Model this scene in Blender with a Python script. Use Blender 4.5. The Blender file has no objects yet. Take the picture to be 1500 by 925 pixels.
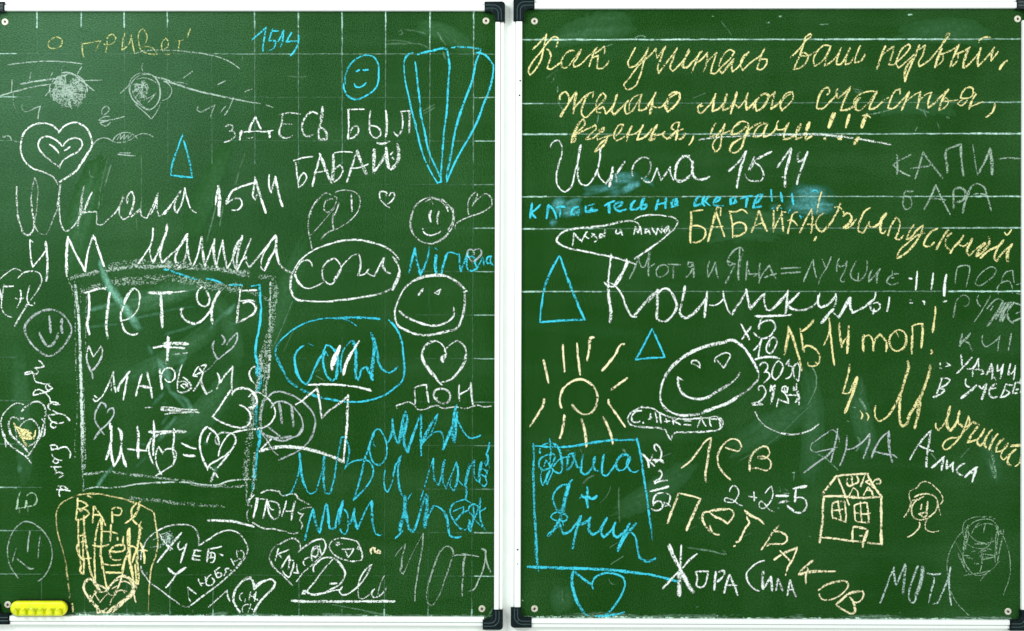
import bpy, bmesh, math
import numpy as np
from mathutils import Vector

# ------------------------------------------------------------------ camera, world, lamps, exposure
S = 0.0011                     # metres per photo pixel on the writing plane
DIST = 2.2                     # camera distance
ZC = 1.45                      # height of the picture centre above the floor
scn = bpy.context.scene
cam = bpy.data.objects.new('camera', bpy.data.cameras.new('camera'))
scn.collection.objects.link(cam)
cam.location = (0, -DIST, ZC)
cam.rotation_euler = (math.radians(90), 0, 0)
cam.data.sensor_width = 36
cam.data.lens = 36 * DIST / (1500 * S)
cam.data.clip_end = 100
scn.camera = cam

world = bpy.data.worlds.new('World')
scn.world = world
world.use_nodes = True
world.node_tree.nodes['Background'].inputs[0].default_value = (0.93, 1.0, 0.97, 1)
world.node_tree.nodes['Background'].inputs[1].default_value = 0.80

def area(name, loc, aim, size, power, col):
    l = bpy.data.lights.new(name, 'AREA'); l.shape = 'RECTANGLE'
    l.size, l.size_y = size; l.energy = power; l.color = col
    o = bpy.data.objects.new(name, l); scn.collection.objects.link(o)
    o.location = loc
    o.rotation_euler = (Vector(aim) - Vector(loc)).to_track_quat('-Z', 'Y').to_euler()
    return o
area('window_light', (-1.6, -1.75, ZC + 1.3), (-0.3, 0, ZC + 0.1), (1.0, 1.0), 48, (0.97, 1.0, 1.0))
area('right_fill_light', (1.7, -2.4, ZC + 1.1), (0.5, 0, ZC), (1.4, 0.6), 22, (1.0, 0.99, 0.95))  # fill lamp added to brighten the right side

scn.view_settings.view_transform = 'Standard'
scn.view_settings.look = 'None'
scn.view_settings.exposure = 0
scn.view_settings.gamma = 1
scn.cycles.transparent_max_bounces = 16

# ------------------------------------------------------------------ helpers
def X(px, y=0.0): return (px - 750) * S * (DIST + y) / DIST
def Z(py, y=0.0): return ZC + (462.5 - py) * S * (DIST + y) / DIST
def P(px, py, y=0.0): return Vector((X(px, y), y, Z(py, y)))   # photo pixel measured on a face at depth y

def mat(name, col, rough=0.5, metal=0.0, spec=0.5):
    m = bpy.data.materials.new(name); m.use_nodes = True
    b = m.node_tree.nodes['Principled BSDF']
    b.inputs['Base Color'].default_value = (*col, 1)
    b.inputs['Roughness'].default_value = rough
    b.inputs['Metallic'].default_value = metal
    b.inputs['Specular IOR Level'].default_value = spec
    return m
def node(m, kind, **kw):
    n = m.node_tree.nodes.new(kind)
    for k, v in kw.items(): setattr(n, k, v)
    return n
def noise(m, scale, detail=3, rough=0.55, vec=None, stretch=None):
    t = m.node_tree
    tc = node(m, 'ShaderNodeTexCoord')
    src = tc.outputs['Object']
    if stretch:
        mp = node(m, 'ShaderNodeMapping'); mp.inputs['Scale'].default_value = stretch
        t.links.new(src, mp.inputs['Vector']); src = mp.outputs['Vector']
    n = node(m, 'ShaderNodeTexNoise')
    n.inputs['Scale'].default_value = scale; n.inputs['Detail'].default_value = detail
    n.inputs['Roughness'].default_value = rough
    t.links.new(src, n.inputs['Vector'])
    return n.outputs['Fac']
def ramp(m, fac, stops):
    r = node(m, 'ShaderNodeValToRGB')
    e = r.color_ramp.elements
    while len(e) < len(stops): e.new(0.5)
    for el, (p, c) in zip(e, stops):
        el.position = p; el.color = (*c, 1) if not isinstance(c, (int, float)) else (c, c, c, 1)
    m.node_tree.links.new(fac, r.inputs['Fac'])
    return r.outputs['Color']
def mix(m, a, b, fac):
    t = m.node_tree
    n = node(m, 'ShaderNodeMix', data_type='RGBA')
    for s, v in ((n.inputs['Factor'], fac), (n.inputs[6], a), (n.inputs[7], b)):
        if hasattr(v, 'links'): t.links.new(v, s)
        elif isinstance(v, (int, float)): s.default_value = v
        else: s.default_value = (*v, 1)
    return n.outputs[2]
def base(m, out): m.node_tree.links.new(out, m.node_tree.nodes['Principled BSDF'].inputs['Base Color'])
def bump(m, fac, strength, dist):
    b = node(m, 'ShaderNodeBump'); b.inputs['Strength'].default_value = strength
    b.inputs['Distance'].default_value = dist
    m.node_tree.links.new(fac, b.inputs['Height'])
    m.node_tree.links.new(b.outputs['Normal'], m.node_tree.nodes['Principled BSDF'].inputs['Normal'])

def link(name, me, m, parent=None, label=None):
    o = bpy.data.objects.new(name, me); scn.collection.objects.link(o)
    if m: me.materials.append(m)
    if parent is not None:
        o.parent = parent
        o.matrix_parent_inverse = parent.matrix_basis.inverted()
    if label: o['label'] = label
    return o
def bm_obj(name, bm, m, parent=None, label=None, smooth=False):
    bmesh.ops.recalc_face_normals(bm, faces=bm.faces)
    me = bpy.data.meshes.new(name); bm.to_mesh(me); bm.free()
    if smooth:
        for p in me.polygons: p.use_smooth = True
    return link(name, me, m, parent, label)
def thing(name, label, cat, loc, group=None):
    o = bpy.data.objects.new(name, None); scn.collection.objects.link(o)
    o.location = loc; o.empty_display_size = 0.05
    o['label'] = label; o['category'] = cat
    if group: o['group'] = group
    return o
def prism(bm, pts, y0, y1):
    """closed outline pts [(px,py)] measured on its front face y1, extruded back to y0"""
    f = [bm.verts.new(P(px, py, y1)) for px, py in pts]
    b = [bm.verts.new((v.co.x, y0, v.co.z)) for v in f]
    n = len(pts)
    top = bm.faces.new(f); bm.faces.new(b[::-1])
    for i in range(n): bm.faces.new((f[i], b[i], b[(i + 1) % n], f[(i + 1) % n]))
    return top

# ------------------------------------------------------------------ materials
GREEN = np.array((0.0080, 0.052, 0.0062))
def green_material():
    m = mat('green_enamel', tuple(GREEN), 0.5, 0, 0.05)
    wide = ramp(m, noise(m, 2.2, 4, 0.6), ((0.32, (0.0066, 0.046, 0.0040)), (0.72, (0.0092, 0.054, 0.0062))))
    wipe = ramp(m, noise(m, 9, 5, 0.6, stretch=(1.0, 1.0, 0.12)), ((0.42, 0.0), (0.85, 0.09)))
    cloud = ramp(m, noise(m, 5.0, 6, 0.68, stretch=(0.6, 1, 1.0)), ((0.48, 0.0), (0.82, 0.10)))
    c = mix(m, wide, (0.11, 0.27, 0.11), wipe)
    c = mix(m, c, (0.10, 0.27, 0.11), cloud)
    swipe = ramp(m, noise(m, 7, 6, 0.62, stretch=(0.28, 1, 1.9)), ((0.50, 0.0), (0.8, 0.10)))
    c = mix(m, c, (0.11, 0.27, 0.13), swipe)
    # sheen in the upper left of the left board, painted into the colour
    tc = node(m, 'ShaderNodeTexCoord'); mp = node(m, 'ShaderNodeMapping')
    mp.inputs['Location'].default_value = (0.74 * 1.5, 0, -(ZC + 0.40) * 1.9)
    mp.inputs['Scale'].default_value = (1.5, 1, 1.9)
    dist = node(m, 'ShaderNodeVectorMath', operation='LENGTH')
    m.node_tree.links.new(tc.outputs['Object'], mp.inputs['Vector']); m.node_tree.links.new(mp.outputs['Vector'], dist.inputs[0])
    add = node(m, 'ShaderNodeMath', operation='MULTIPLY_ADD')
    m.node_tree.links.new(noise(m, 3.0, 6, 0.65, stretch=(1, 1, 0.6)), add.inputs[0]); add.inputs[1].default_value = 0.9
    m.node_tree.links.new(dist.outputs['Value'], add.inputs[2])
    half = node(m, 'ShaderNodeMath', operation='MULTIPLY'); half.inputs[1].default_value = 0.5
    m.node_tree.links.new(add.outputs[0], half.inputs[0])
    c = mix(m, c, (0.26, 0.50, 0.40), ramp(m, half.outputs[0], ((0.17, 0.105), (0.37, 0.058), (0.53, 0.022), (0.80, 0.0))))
    grain = ramp(m, noise(m, 620, 1, 0.6), ((0.30, 0.25), (0.70, 1.9)))
    mul = node(m, 'ShaderNodeMix', data_type='RGBA', blend_type='MULTIPLY')
    mul.inputs['Factor'].default_value = 1
    m.node_tree.links.new(c, mul.inputs[6]); m.node_tree.links.new(grain, mul.inputs[7])
    speck = ramp(m, noise(m, 420, 2, 0.5), ((0.735, 0.0), (0.80, 0.35)))
    base(m, mix(m, mul.outputs[2], (0.3, 0.42, 0.33), speck))
    bump(m, noise(m, 1400, 2), 0.25, 0.0003)
    return m
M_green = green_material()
M_rail = mat('white_rail', (0.86, 0.88, 0.87), 0.32, 0, 0.5)
base(M_rail, ramp(M_rail, noise(M_rail, 30, 4, stretch=(1, 1, 1)), ((0.3, (0.80, 0.83, 0.81)), (0.7, (0.90, 0.91, 0.90)))))
M_cap = mat('corner_plastic', (0.006, 0.018, 0.022), 0.32, 0, 0.1)
base(M_cap, ramp(M_cap, noise(M_cap, 160, 4), ((0.35, (0.003, 0.007, 0.008)), (0.66, (0.0065, 0.015, 0.017)), (0.78, (0.04, 0.055, 0.052)))))
M_rib = mat('corner_rib_plastic', (0.03, 0.06, 0.065), 0.28, 0, 0.4)
M_screw = mat('screw_steel', (0.62, 0.58, 0.44), 0.42, 0.25, 0.5)
base(M_screw, ramp(M_screw, noise(M_screw, 500, 3), ((0.35, (0.45, 0.43, 0.33)), (0.7, (0.78, 0.76, 0.64)))))
M_dark = mat('dark_recess', (0.012, 0.010, 0.008), 0.7)
M_wall = mat('wall_paint', (0.80, 0.86, 0.80), 0.8, 0, 0.3)
base(M_wall, ramp(M_wall, noise(M_wall, 25, 5), ((0.3, (0.86, 0.92, 0.87)), (0.7, (0.92, 0.95, 0.92)))))
M_rail_dirt = ramp(M_rail, noise(M_rail, 45, 6, 0.7, stretch=(1, 1, 1)), ((0.62, 0.0), (0.78, 0.35)))
base(M_rail, mix(M_rail, (0.86, 0.89, 0.87), (0.55, 0.60, 0.56), M_rail_dirt))
bump(M_wall, noise(M_wall, 260, 3), 0.2, 0.001)
M_eraser = mat('yellow_plastic', (0.82, 0.88, 0.002), 0.38, 0, 0.45)
base(M_eraser, mix(M_eraser, ramp(M_eraser, noise(M_eraser, 70, 4), ((0.3, (0.66, 0.78, 0.002)), (0.65, (0.90, 0.88, 0.004)))), (0.80, 0.85, 0.42), ramp(M_eraser, noise(M_eraser, 130, 6, 0.7), ((0.56, 0.0), (0.76, 0.55)))))
M_felt = mat('dark_felt', (0.012, 0.016, 0.012), 0.95, 0, 0.1)
M_chalk = mat('chalk', (1, 1, 1), 0.95, 0, 0.1)
_a = node(M_chalk, 'ShaderNodeAttribute', attribute_name='chalk')
base(M_chalk, _a.outputs['Color'])

CHALK = {'white': (0.86, 0.93, 0.88), 'cyan': (0.055, 0.60, 0.76), 'yellow': (0.86, 0.78, 0.36),
         'cream': (0.90, 0.83, 0.51), 'grey': (0.42, 0.55, 0.45), 'lilac': (0.50, 0.57, 0.57),
         'palegreen': (0.42, 0.62, 0.42), 'palecyan': (0.56, 0.72, 0.65), 'teal': (0.20, 0.46, 0.34),
         'tealblue': (0.10, 0.36, 0.38), 'rubbed': (0.36, 0.58, 0.42), 'wiped': (0.24, 0.52, 0.32), 'frame': (0.58, 0.70, 0.63), 'paleyellow': (0.66, 0.69, 0.29), 'haze': (0.40, 0.52, 0.45), 'line': (0.55, 0.83, 0.73), 'dust': (0.55, 0.78, 0.66)}

# ------------------------------------------------------------------ the setting: the wall behind the boards
WALL_Y = 0.0048
bm = bmesh.new()
prism(bm, [(-700, -500), (2200, -500), (2200, 1500), (-700, 1500)], WALL_Y + 0.1, WALL_Y)
w = bm_obj('wall', bm, M_wall); w['kind'] = 'structure'

# ------------------------------------------------------------------ boards
def bar(name, parent, a, b, wid, side, m=M_rail):
    """aluminium rail from a to b (pixels on its front face), outer edge on the line a-b, body towards `side` (unit pixel vector)"""
    prof = [(0, 4.5), (0, -3.2), (0.5, -4.2), (4.1, -4.2), (4.5, -2.4), (5.2, -2.4), (5.6, -5.6),
            (6.4, -6.4), (wid - 1.1, -6.4), (wid - 0.2, -5.4), (wid, 0.4), (wid, 4.5)]
    bm = bmesh.new()
    rings = []
    for e in (a, b):
        rings.append([bm.verts.new(P(e[0] + side[0] * v, e[1] + side[1] * v, -0.006) * 1.0 + Vector((0, 0.006 + d * 0.001, 0))) for v, d in prof])
    n = len(prof)
    for i in range(n):
        bm.faces.new((rings[0][i], rings[0][(i + 1) % n], rings[1][(i + 1) % n], rings[1][i]))
    bm.faces.new(rings[0]); bm.faces.new(rings[1][::-1])
    return bm_obj(name, bm, m, parent)

def corner(parent, ox, oy, sx, sy, la, lb, ta, tb):
    """L-shaped plastic corner: outer corner (ox,oy); arms run sx along x (length la, height ta) and sy along y (length lb, width tb)"""
    r = 4.5
    loc = [(0, r)] + [(r - r * math.cos(t), r - r * math.sin(t)) for t in np.linspace(0.2, 1.37, 5)] + [(r, 0), (la, 0), (la, ta)]
    q = 5.0
    loc += [(tb + q, ta)] + [(tb + q - q * math.sin(t), ta + q - q * math.cos(t)) for t in np.linspace(0.3, 1.27, 4)] + [(tb, ta + q), (tb, lb), (0, lb)]
    bm = bmesh.new()
    top = prism(bm, [(ox + sx * u, oy + sy * v) for u, v in loc], 0.0045, -0.0088)
    bmesh.ops.bevel(bm, geom=list(top.edges), offset=0.0016, segments=2, affect='EDGES', clamp_overlap=True)
    o = bm_obj('corner_cap', bm, M_cap, parent)
    # raised ribs following the bend
    bm = bmesh.new()
    for off, k in ((0.36, 1.0), (0.66, 1.0)):
        a, b = tb * off, ta * off
        rr = 11 * (1 - off) + 4
        path = [(a, lb - 1.5), (a, b + rr)] + [(a + rr - rr * math.cos(t), b + rr - rr * math.sin(t)) for t in np.linspace(0.25, 1.32, 6)] + [(a + rr, b), (la - 1.5, b)]
        pts = [P(ox + sx * u, oy + sy * v, -0.0088) for u, v in path]
        prev = None
        for i, p in enumerate(pts):
            d = (pts[min(i + 1, len(pts) - 1)] - pts[max(i - 1, 0)]).normalized()
            nrm = Vector((-d.z, 0, d.x))
            ring = [bm.verts.new(p + nrm * (math.cos(t) * 0.00075) + Vector((0, -math.sin(t) * 0.0006, 0))) for t in np.linspace(-0.35, math.pi + 0.35, 6)]
            if prev:
                for j in range(5): bm.faces.new((prev[j], prev[j + 1], ring[j + 1], ring[j]))
            prev = ring
    bm_obj('rib', bm, M_rib, o)
    return o

def screw(parent, px, py, turn):
    bm = bmesh.new()
    prof = [(5.1, 0.0), (5.0, -0.8), (4.3, -1.4), (3.0, -1.1), (2.4, -0.9), (0.0, -1.0)]
    N = 28; rings = []
    for r, d in prof[:-1]:
        rings.append([bm.verts.new((X(px) + r * S * math.cos(2 * math.pi * i / N), d * 0.001, Z(py) + r * S * math.sin(2 * math.pi * i / N))) for i in range(N)])
    c = bm.verts.new((X(px), prof[-1][1] * 0.001, Z(py)))
    for a, b in zip(rings, rings[1:]):
        for i in range(N): bm.faces.new((a[i], a[(i + 1) % N], b[(i + 1) % N], b[i]))
    for i in range(N): bm.faces.new((rings[-1][i], rings[-1][(i + 1) % N], c))
    o = bm_obj('screw', bm, M_screw, parent, smooth=True)
    bm = bmesh.new()
    for k in range(2):                                        # cross-shaped driver recess
        t = turn + k * math.pi / 2
        u = Vector((math.cos(t), 0, math.sin(t))); v = Vector((-u.z, 0, u.x))
        ce = Vector((X(px), -0.00125 - 0.00012 * k, Z(py)))
        f = [bm.verts.new(ce + u * (a * 1.9 * S) + v * (b * 0.75 * S)) for a, b in ((-1, -1), (1, -1), (1, 1), (-1, 1))]
        g = [bm.verts.new(x.co + Vector((0, 0.0006, 0))) for x in f]
        bm.faces.new(f)
        for i in range(4): bm.faces.new((f[i], g[i], g[(i + 1) % 4], f[(i + 1) % 4]))
    bm_obj('driver_recess', bm, M_dark, o)
    return o

def hole(rail, px, py, r):
    bm = bmesh.new(); N = 14; y = -0.0064
    a = [bm.verts.new(P(px, py, y) + Vector((r * S * math.cos(2 * math.pi * i / N), -0.0002, r * S * math.sin(2 * math.pi * i / N)))) for i in range(N)]
    b = [bm.verts.new(v.co + Vector((0, 0.001, 0))) for v in a]
    bm.faces.new(a)
    for i in range(N): bm.faces.new((a[i], a[(i + 1) % N], b[(i + 1) % N], b[i]))
    bm_obj('rivet_hole', bm, M_dark, rail)

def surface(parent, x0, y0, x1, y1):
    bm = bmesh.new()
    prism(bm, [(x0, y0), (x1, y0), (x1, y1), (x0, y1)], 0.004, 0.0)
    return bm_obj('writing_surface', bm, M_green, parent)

left = thing('chalkboard', 'green chalkboard with a squared grid and crowded doodles, yellow eraser at its corner', 'chalkboard', (X(355), 0, Z(915)), 'framed green chalkboard panels')
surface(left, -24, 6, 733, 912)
bar('top_rail', left, (-9, 1.8), (711, 1.8), 14.2, (0, 1))
bar('bottom_rail', left, (-9, 915.6), (709, 917.6), 13.2, (0, -1))
bar('side_rail', left, (738.2, 30.5), (736.2, 895), 12.6, (-1, 0))
bar('side_rail', left, (-24, 30.5), (-17, 895), 12.6, (1, 0))
corner(left, 739.8, 2.3, -1, 1, 30, 29.5, 15, 15)
corner(left, 736.6, 923.2, -1, -1, 29.6, 29.5, 15.2, 15.4)
corner(left, -24.5, 2.3, 1, 1, 30.5, 29.5, 15, 15)
corner(left, -17, 915.5, 1, -1, 30, 29.5, 16, 15)
for a in ((7.5, 32.5, 0.3), (712, 31, 0.9), (706, 892, 0.6), (11.5, 886, 0.1)): screw(left, *a)

right = thing('chalkboard', 'green chalkboard with widely spaced ruled lines, a chalk sun and yellow handwriting', 'chalkboard', (X(1130), 0, Z(920)), 'framed green chalkboard panels')
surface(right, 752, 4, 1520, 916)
bar('top_rail', right, (782, -1.5), (1491, -2.6), 14.6, (0, 1))
bar('bottom_rail', right, (777, 919.2), (1482, 921.8), 12.8, (0, -1))
rl = bar('side_rail', right, (750.6, 30), (748.0, 891), 14.6, (1, 0))
bar('side_rail', right, (1511, 30), (1509.5, 895), 13, (-1, 0))
corner(right, 752, -3, 1, 1, 31, 34, 16.4, 15.6)
corner(right, 748.2, 920.2, 1, -1, 30.6, 30, 15, 15)
corner(right, 1521, -2.5, -1, 1, 31, 33, 16, 15.6)
corner(right, 1511, 924.6, -1, -1, 31, 30.5, 15.6, 15)
for a in ((783, 31.5, 0.4), (1490.5, 28, 0.8), (783, 892, 0.2), (1476.5, 896, 0.7)): screw(right, *a)
for a in ((762, 118.5, 1.3), (761, 140, 1.3), (758.3, 805.5, 1.3), (758.3, 826.5, 0.8)): hole(rl, *a)

# ------------------------------------------------------------------ the eraser resting on the bottom rail
def make_eraser():
    o = thing('board_eraser', 'bright yellow oval board eraser with finger grips, resting on the lower rail', 'eraser', P(57, 902.5, -0.01))
    cx, cy, hx, hy = 57.0, 891.6, 42.0, 11.0
    nu, nv = 150, 44
    def half(u):                                # stadium half height at x
        d = abs(u) * hx - (hx - hy)
        return hy if d <= 0 else math.sqrt(max(hy * hy - d * d, 0.0))
    bumps = [-37 + 12.9 * k for k in range(6)]
    bm = bmesh.new(); top = {}; low = {}
    for i in range(nu + 1):
        u = -1 + 2 * i / nu
        u = math.copysign(1 - (1 - abs(u)) ** 1.6, u) if abs(u) > 0.5 else u * (1 - 0.5 ** 1.6) / 0.5
        h = max(half(u), 0.35)
        for j in range(nv + 1):
            v = -1 + 2 * j / nv
            px, py = cx + u * hx, cy + v * h
            # distance to the outline, for the rounded edge
            ex = max(abs(px - cx) - (hx - hy), 0.0)
            rad = math.hypot(ex, py - cy)
            e = min(max((hy - rad) / 5.0, 0), 1)
            z = 6.0 + 9.0 * math.sqrt(max(1 - (1 - e) ** 2, 0))
            z -= 2.6 * max(0.0, (py - (cy - 3)) / hy) * 1.0
            # grip trough in the lower half with six round knuckles in it
            t = (py - 897.0) / 5.4
            tx = min(1, max(0, (hx - 3 - abs(px - cx)) / 4.0))
            if abs(t) < 1 and px < cx + 36:
                z -= 8.0 * (1 - t * t) * tx
            for b in bumps:
                q = ((px - cx - b) / 5.6) ** 2 + ((py - 897.3) / 5.6) ** 2
                if q < 1: z += 8.2 * math.sqrt(1 - q) * (0.35 + 0.65 * tx)
            y = -z * S
            top[i, j] = bm.verts.new(P(px, py, y - 0.004))
            if j in (0, nv) or i in (0, nu):
                f = P(px, py, y - 0.004); low[i, j] = bm.verts.new((f.x, -0.0075, f.z))
    for i in range(nu):
        for j in range(nv):
            bm.faces.new((top[i, j], top[i + 1, j], top[i + 1, j + 1], top[i, j + 1]))
    loop = [(i, 0) for i in range(nu)] + [(nu, j) for j in range(nv)] + [(i, nv) for i in range(nu, 0, -1)] + [(0, j) for j in range(nv, 0, -1)]
    for a, b in zip(loop, loop[1:] + loop[:1]):
        bm.faces.new((top[a], low[a], low[b], top[b]))
    bm.faces.new([low[a] for a in loop])
    bm_obj('grip_shell', bm, M_eraser, o, smooth=True)
    bm = bmesh.new()
    pts = []
    for s, c0 in ((1, cx + hx - hy), (-1, cx - hx + hy)):
        for t in np.linspace(-math.pi / 2, math.pi / 2, 12):
            pts.append((c0 + s * (hy - 0.6) * math.cos(t), cy + s * (hy - 0.6) * math.sin(t)))
    f = P(cx, cy, -0.016) - P(cx, cy, -0.0075)
    prism(bm, pts, -0.0012, -0.0075)
    bmesh.ops.translate(bm, verts=bm.verts, vec=(f.x, 0, f.z))
    bm_obj('felt_pad', bm, M_felt, o)
make_eraser()

# ------------------------------------------------------------------ chalk
# Chalk marks are laid down on a fine lattice over each board: the grains of a stroke are small facets of chalk,
# packed where the stick pressed hard and broken up by the grain of the enamel where it only brushed past.
CELL = 0.8
class Board:
    def __init__(s, parent, x0, y0, x1, y1, seed):
        s.parent = parent; s.x0, s.y0 = x0, y0
        s.w, s.h = int((x1 - x0) / CELL), int((y1 - y0) / CELL)
        r = np.random.RandomState(seed); s.r = r
        white = r.rand(s.h, s.w)
        sm = r.randn(s.h + 3, s.w + 3)
        sm = (sm[:-1] + sm[1:])[:, :-1] + (sm[:-1] + sm[1:])[:, 1:]
        sm = (sm[:-1] + sm[1:])[:, :-1] + (sm[:-1] + sm[1:])[:, 1:]
        sm = sm[:s.h, :s.w]; sm = sm / sm.std()
        f = (0.75 * (white - 0.5) * 3.46 + 0.75 * sm).ravel()
        n = np.empty(f.size, np.float32); n[np.argsort(f)] = np.linspace(0, 1, f.size)
        s.n = n.reshape(s.h, s.w)
        s.jx = (r.rand(s.h + 1, s.w + 1) - 0.5) * 0.55
        s.jy = (r.rand(s.h + 1, s.w + 1) - 0.5) * 0.55
        s.col = np.tile(GREEN * 1.15, (s.h, s.w, 1)).astype(np.float32)
        s.layer = 0

def spline(p):
    p = np.asarray(p, float)
    if len(p) == 1: return p
    keep = [0] + [i for i in range(1, len(p)) if np.hypot(*(p[i] - p[i - 1])) > 0.05]
    p = p[keep]
    if len(p) == 1: return p
    out = []
    n = len(p)
    closed = n > 4 and np.hypot(*(p[0] - p[-1])) < 0.5
    def tangent(i):
        if 0 < i < n - 1: a, b = p[i] - p[i - 1], p[i + 1] - p[i]
        elif closed: a, b = p[-1] - p[-2], p[1] - p[0]
        else: return None
        la, lb = np.hypot(*a), np.hypot(*b)
        cs = np.dot(a, b) / (la * lb + 1e-9)
        if cs < 0.12: return None                         # a real corner
        return (a / la * lb + b / lb * la) / (la + lb)     # unit-ish direction
    T = [tangent(i) for i in range(n)]
    for i in range(n - 1):
        a, b = p[i], p[i + 1]; L = np.hypot(*(b - a)); ch = (b - a) / L
        ta, tb = T[i], T[i + 1]
        if ta is None and tb is None: ta = tb = ch
        elif ta is None: ta = 2 * ch - tb if np.dot(ch, tb) > 0.3 else ch
        elif tb is None: tb = 2 * ch - ta if np.dot(ch, ta) > 0.3 else ch
        k = max(2, int(L / 0.4)); t = np.linspace(0, 1, k, endpoint=False)[:, None]
        h00, h10, h01, h11 = 2*t**3-3*t**2+1, t**3-2*t**2+t, -2*t**3+3*t**2, t**3-t**2
        out.append(h00*a + h10*ta*L + h01*b + h11*tb*L)
    out.append(p[-1:])
    return np.concatenate(out)

def wobble(r, n, step):
    k = max(2, int(n / step) + 2)
    return np.interp(np.linspace(0, k - 1, n), np.arange(k), r.randn(k))

def lay(B, cov, pts, w, d, patchy=0.0, solid=False, fade=0, wipe=False):
    q = spline(pts); n = len(q); r = B.r
    if n > 12 and not solid and (w >= 5 and d <= 0.3 or wipe and w > 3):       # a wiped patch: many faint parallel streaks
        if wipe: lay(B, cov, pts, w * 1.25, d * 0.22, 0.1, solid=True, fade=0.8)
        tg = np.gradient(q, axis=0); tg /= np.hypot(tg[:, 0], tg[:, 1])[:, None] + 1e-9
        nr = np.stack([-tg[:, 1], tg[:, 0]], 1)
        for k in range(int(w * (2.4 if wipe else 1.3))):
            u = r.uniform(-0.5, 0.5)
            a = int(n * max(0, r.uniform(-0.3, 0.3))); b = n - int(n * max(0, r.uniform(-0.3, 0.3)))
            seg = (q + nr * u * w)[a:b:max(1, n // 24)]
            if len(seg) > 1: lay(B, cov, seg, r.uniform(0.8, 2.6) * (1.5 if wipe else 1), d * r.uniform(0.2, 1.35) * (1 - u * u * 3), 0.2, fade=r.uniform(0.5, 1.6))
        return
    rad = w * 0.41 * (1 + 0.15 * wobble(r, n, 14))
    den = d * (1 + (0.13 + patchy) * wobble(r, n, 45 if not patchy else 9)) * (1 + 0.07 * wobble(r, n, 9))
    if n > 12 and not patchy:                              # lifted ends
        e = np.minimum(np.arange(n), np.arange(n)[::-1]) * 0.4
        rad = rad * (0.72 + 0.28 * np.clip(e / 3.0, 0, 1))
        if n > 75 and r.rand() < 0.65:                                # pressure easing off towards one end
            t = np.linspace(0, 1, n); t = t if r.rand() < 0.75 else 1 - t
            den = den * (1 - r.uniform(0.15, 0.5) * t ** 2.5); rad = rad * (1 - r.uniform(0.0, 0.22) * t ** 2)
    if fade: den = den * np.sin(np.pi * (np.arange(n) + 0.5) / n) ** fade
    q = q + np.stack([wobble(r, n, 25), wobble(r, n, 25)], 1) * 0.18
    rad = np.maximum(rad, 0.45); den = np.clip(den, 0, 1)
    R = int(np.ceil((rad.max() + 0.7) / CELL))
    o = np.arange(-R, R + 1); oy, ox = np.meshgrid(o, o, indexing='ij')
    gx = (q[:, 0] - B.x0) / CELL; gy = (q[:, 1] - B.y0) / CELL
    ix = np.floor(gx).astype(int)[:, None] + ox.ravel()[None]
    iy = np.floor(gy).astype(int)[:, None] + oy.ravel()[None]
    dist = np.hypot(ix + 0.5 - gx[:, None], iy + 0.5 - gy[:, None]) * CELL
    soft = 0.6 if w < 6 else w * 0.28
    c = np.clip((rad[:, None] - dist) / soft + 0.5, 0, 1) * den[:, None] * (1 - 0.22 * np.clip(dist / rad[:, None], 0, 1) ** 2)
    ok = (c > 0.01) & (ix >= 0) & (iy >= 0) & (ix < B.w) & (iy < B.h)
    np.maximum.at(cov, (iy[ok], ix[ok]), c[ok].astype(np.float32))

def scribble(B, cov, v):
    cx, cy, rx, ry = (a / 4 for a in v[:4]); n, w, d = int(v[4]), v[5], v[6]
    r = B.r
    t = r.rand() * 6; pts = []
    for i in range(n):
        t += math.pi + r.uniform(-0.75, 0.75)
        k = r.uniform(0.72, 1.0)
        pts.append((cx + rx * k * math.cos(t), cy + ry * k * math.sin(t)))
        if i % 2:
            t += r.uniform(0.2, 0.5); pts.append((cx + rx * k * math.cos(t), cy + ry * k * math.sin(t)))
        if len(pts) > 9:
            lay(B, cov, pts, w, d * r.uniform(0.8, 1.1)); pts = pts[-1:]
    if len(pts) > 1: lay(B, cov, pts, w, d)

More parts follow.
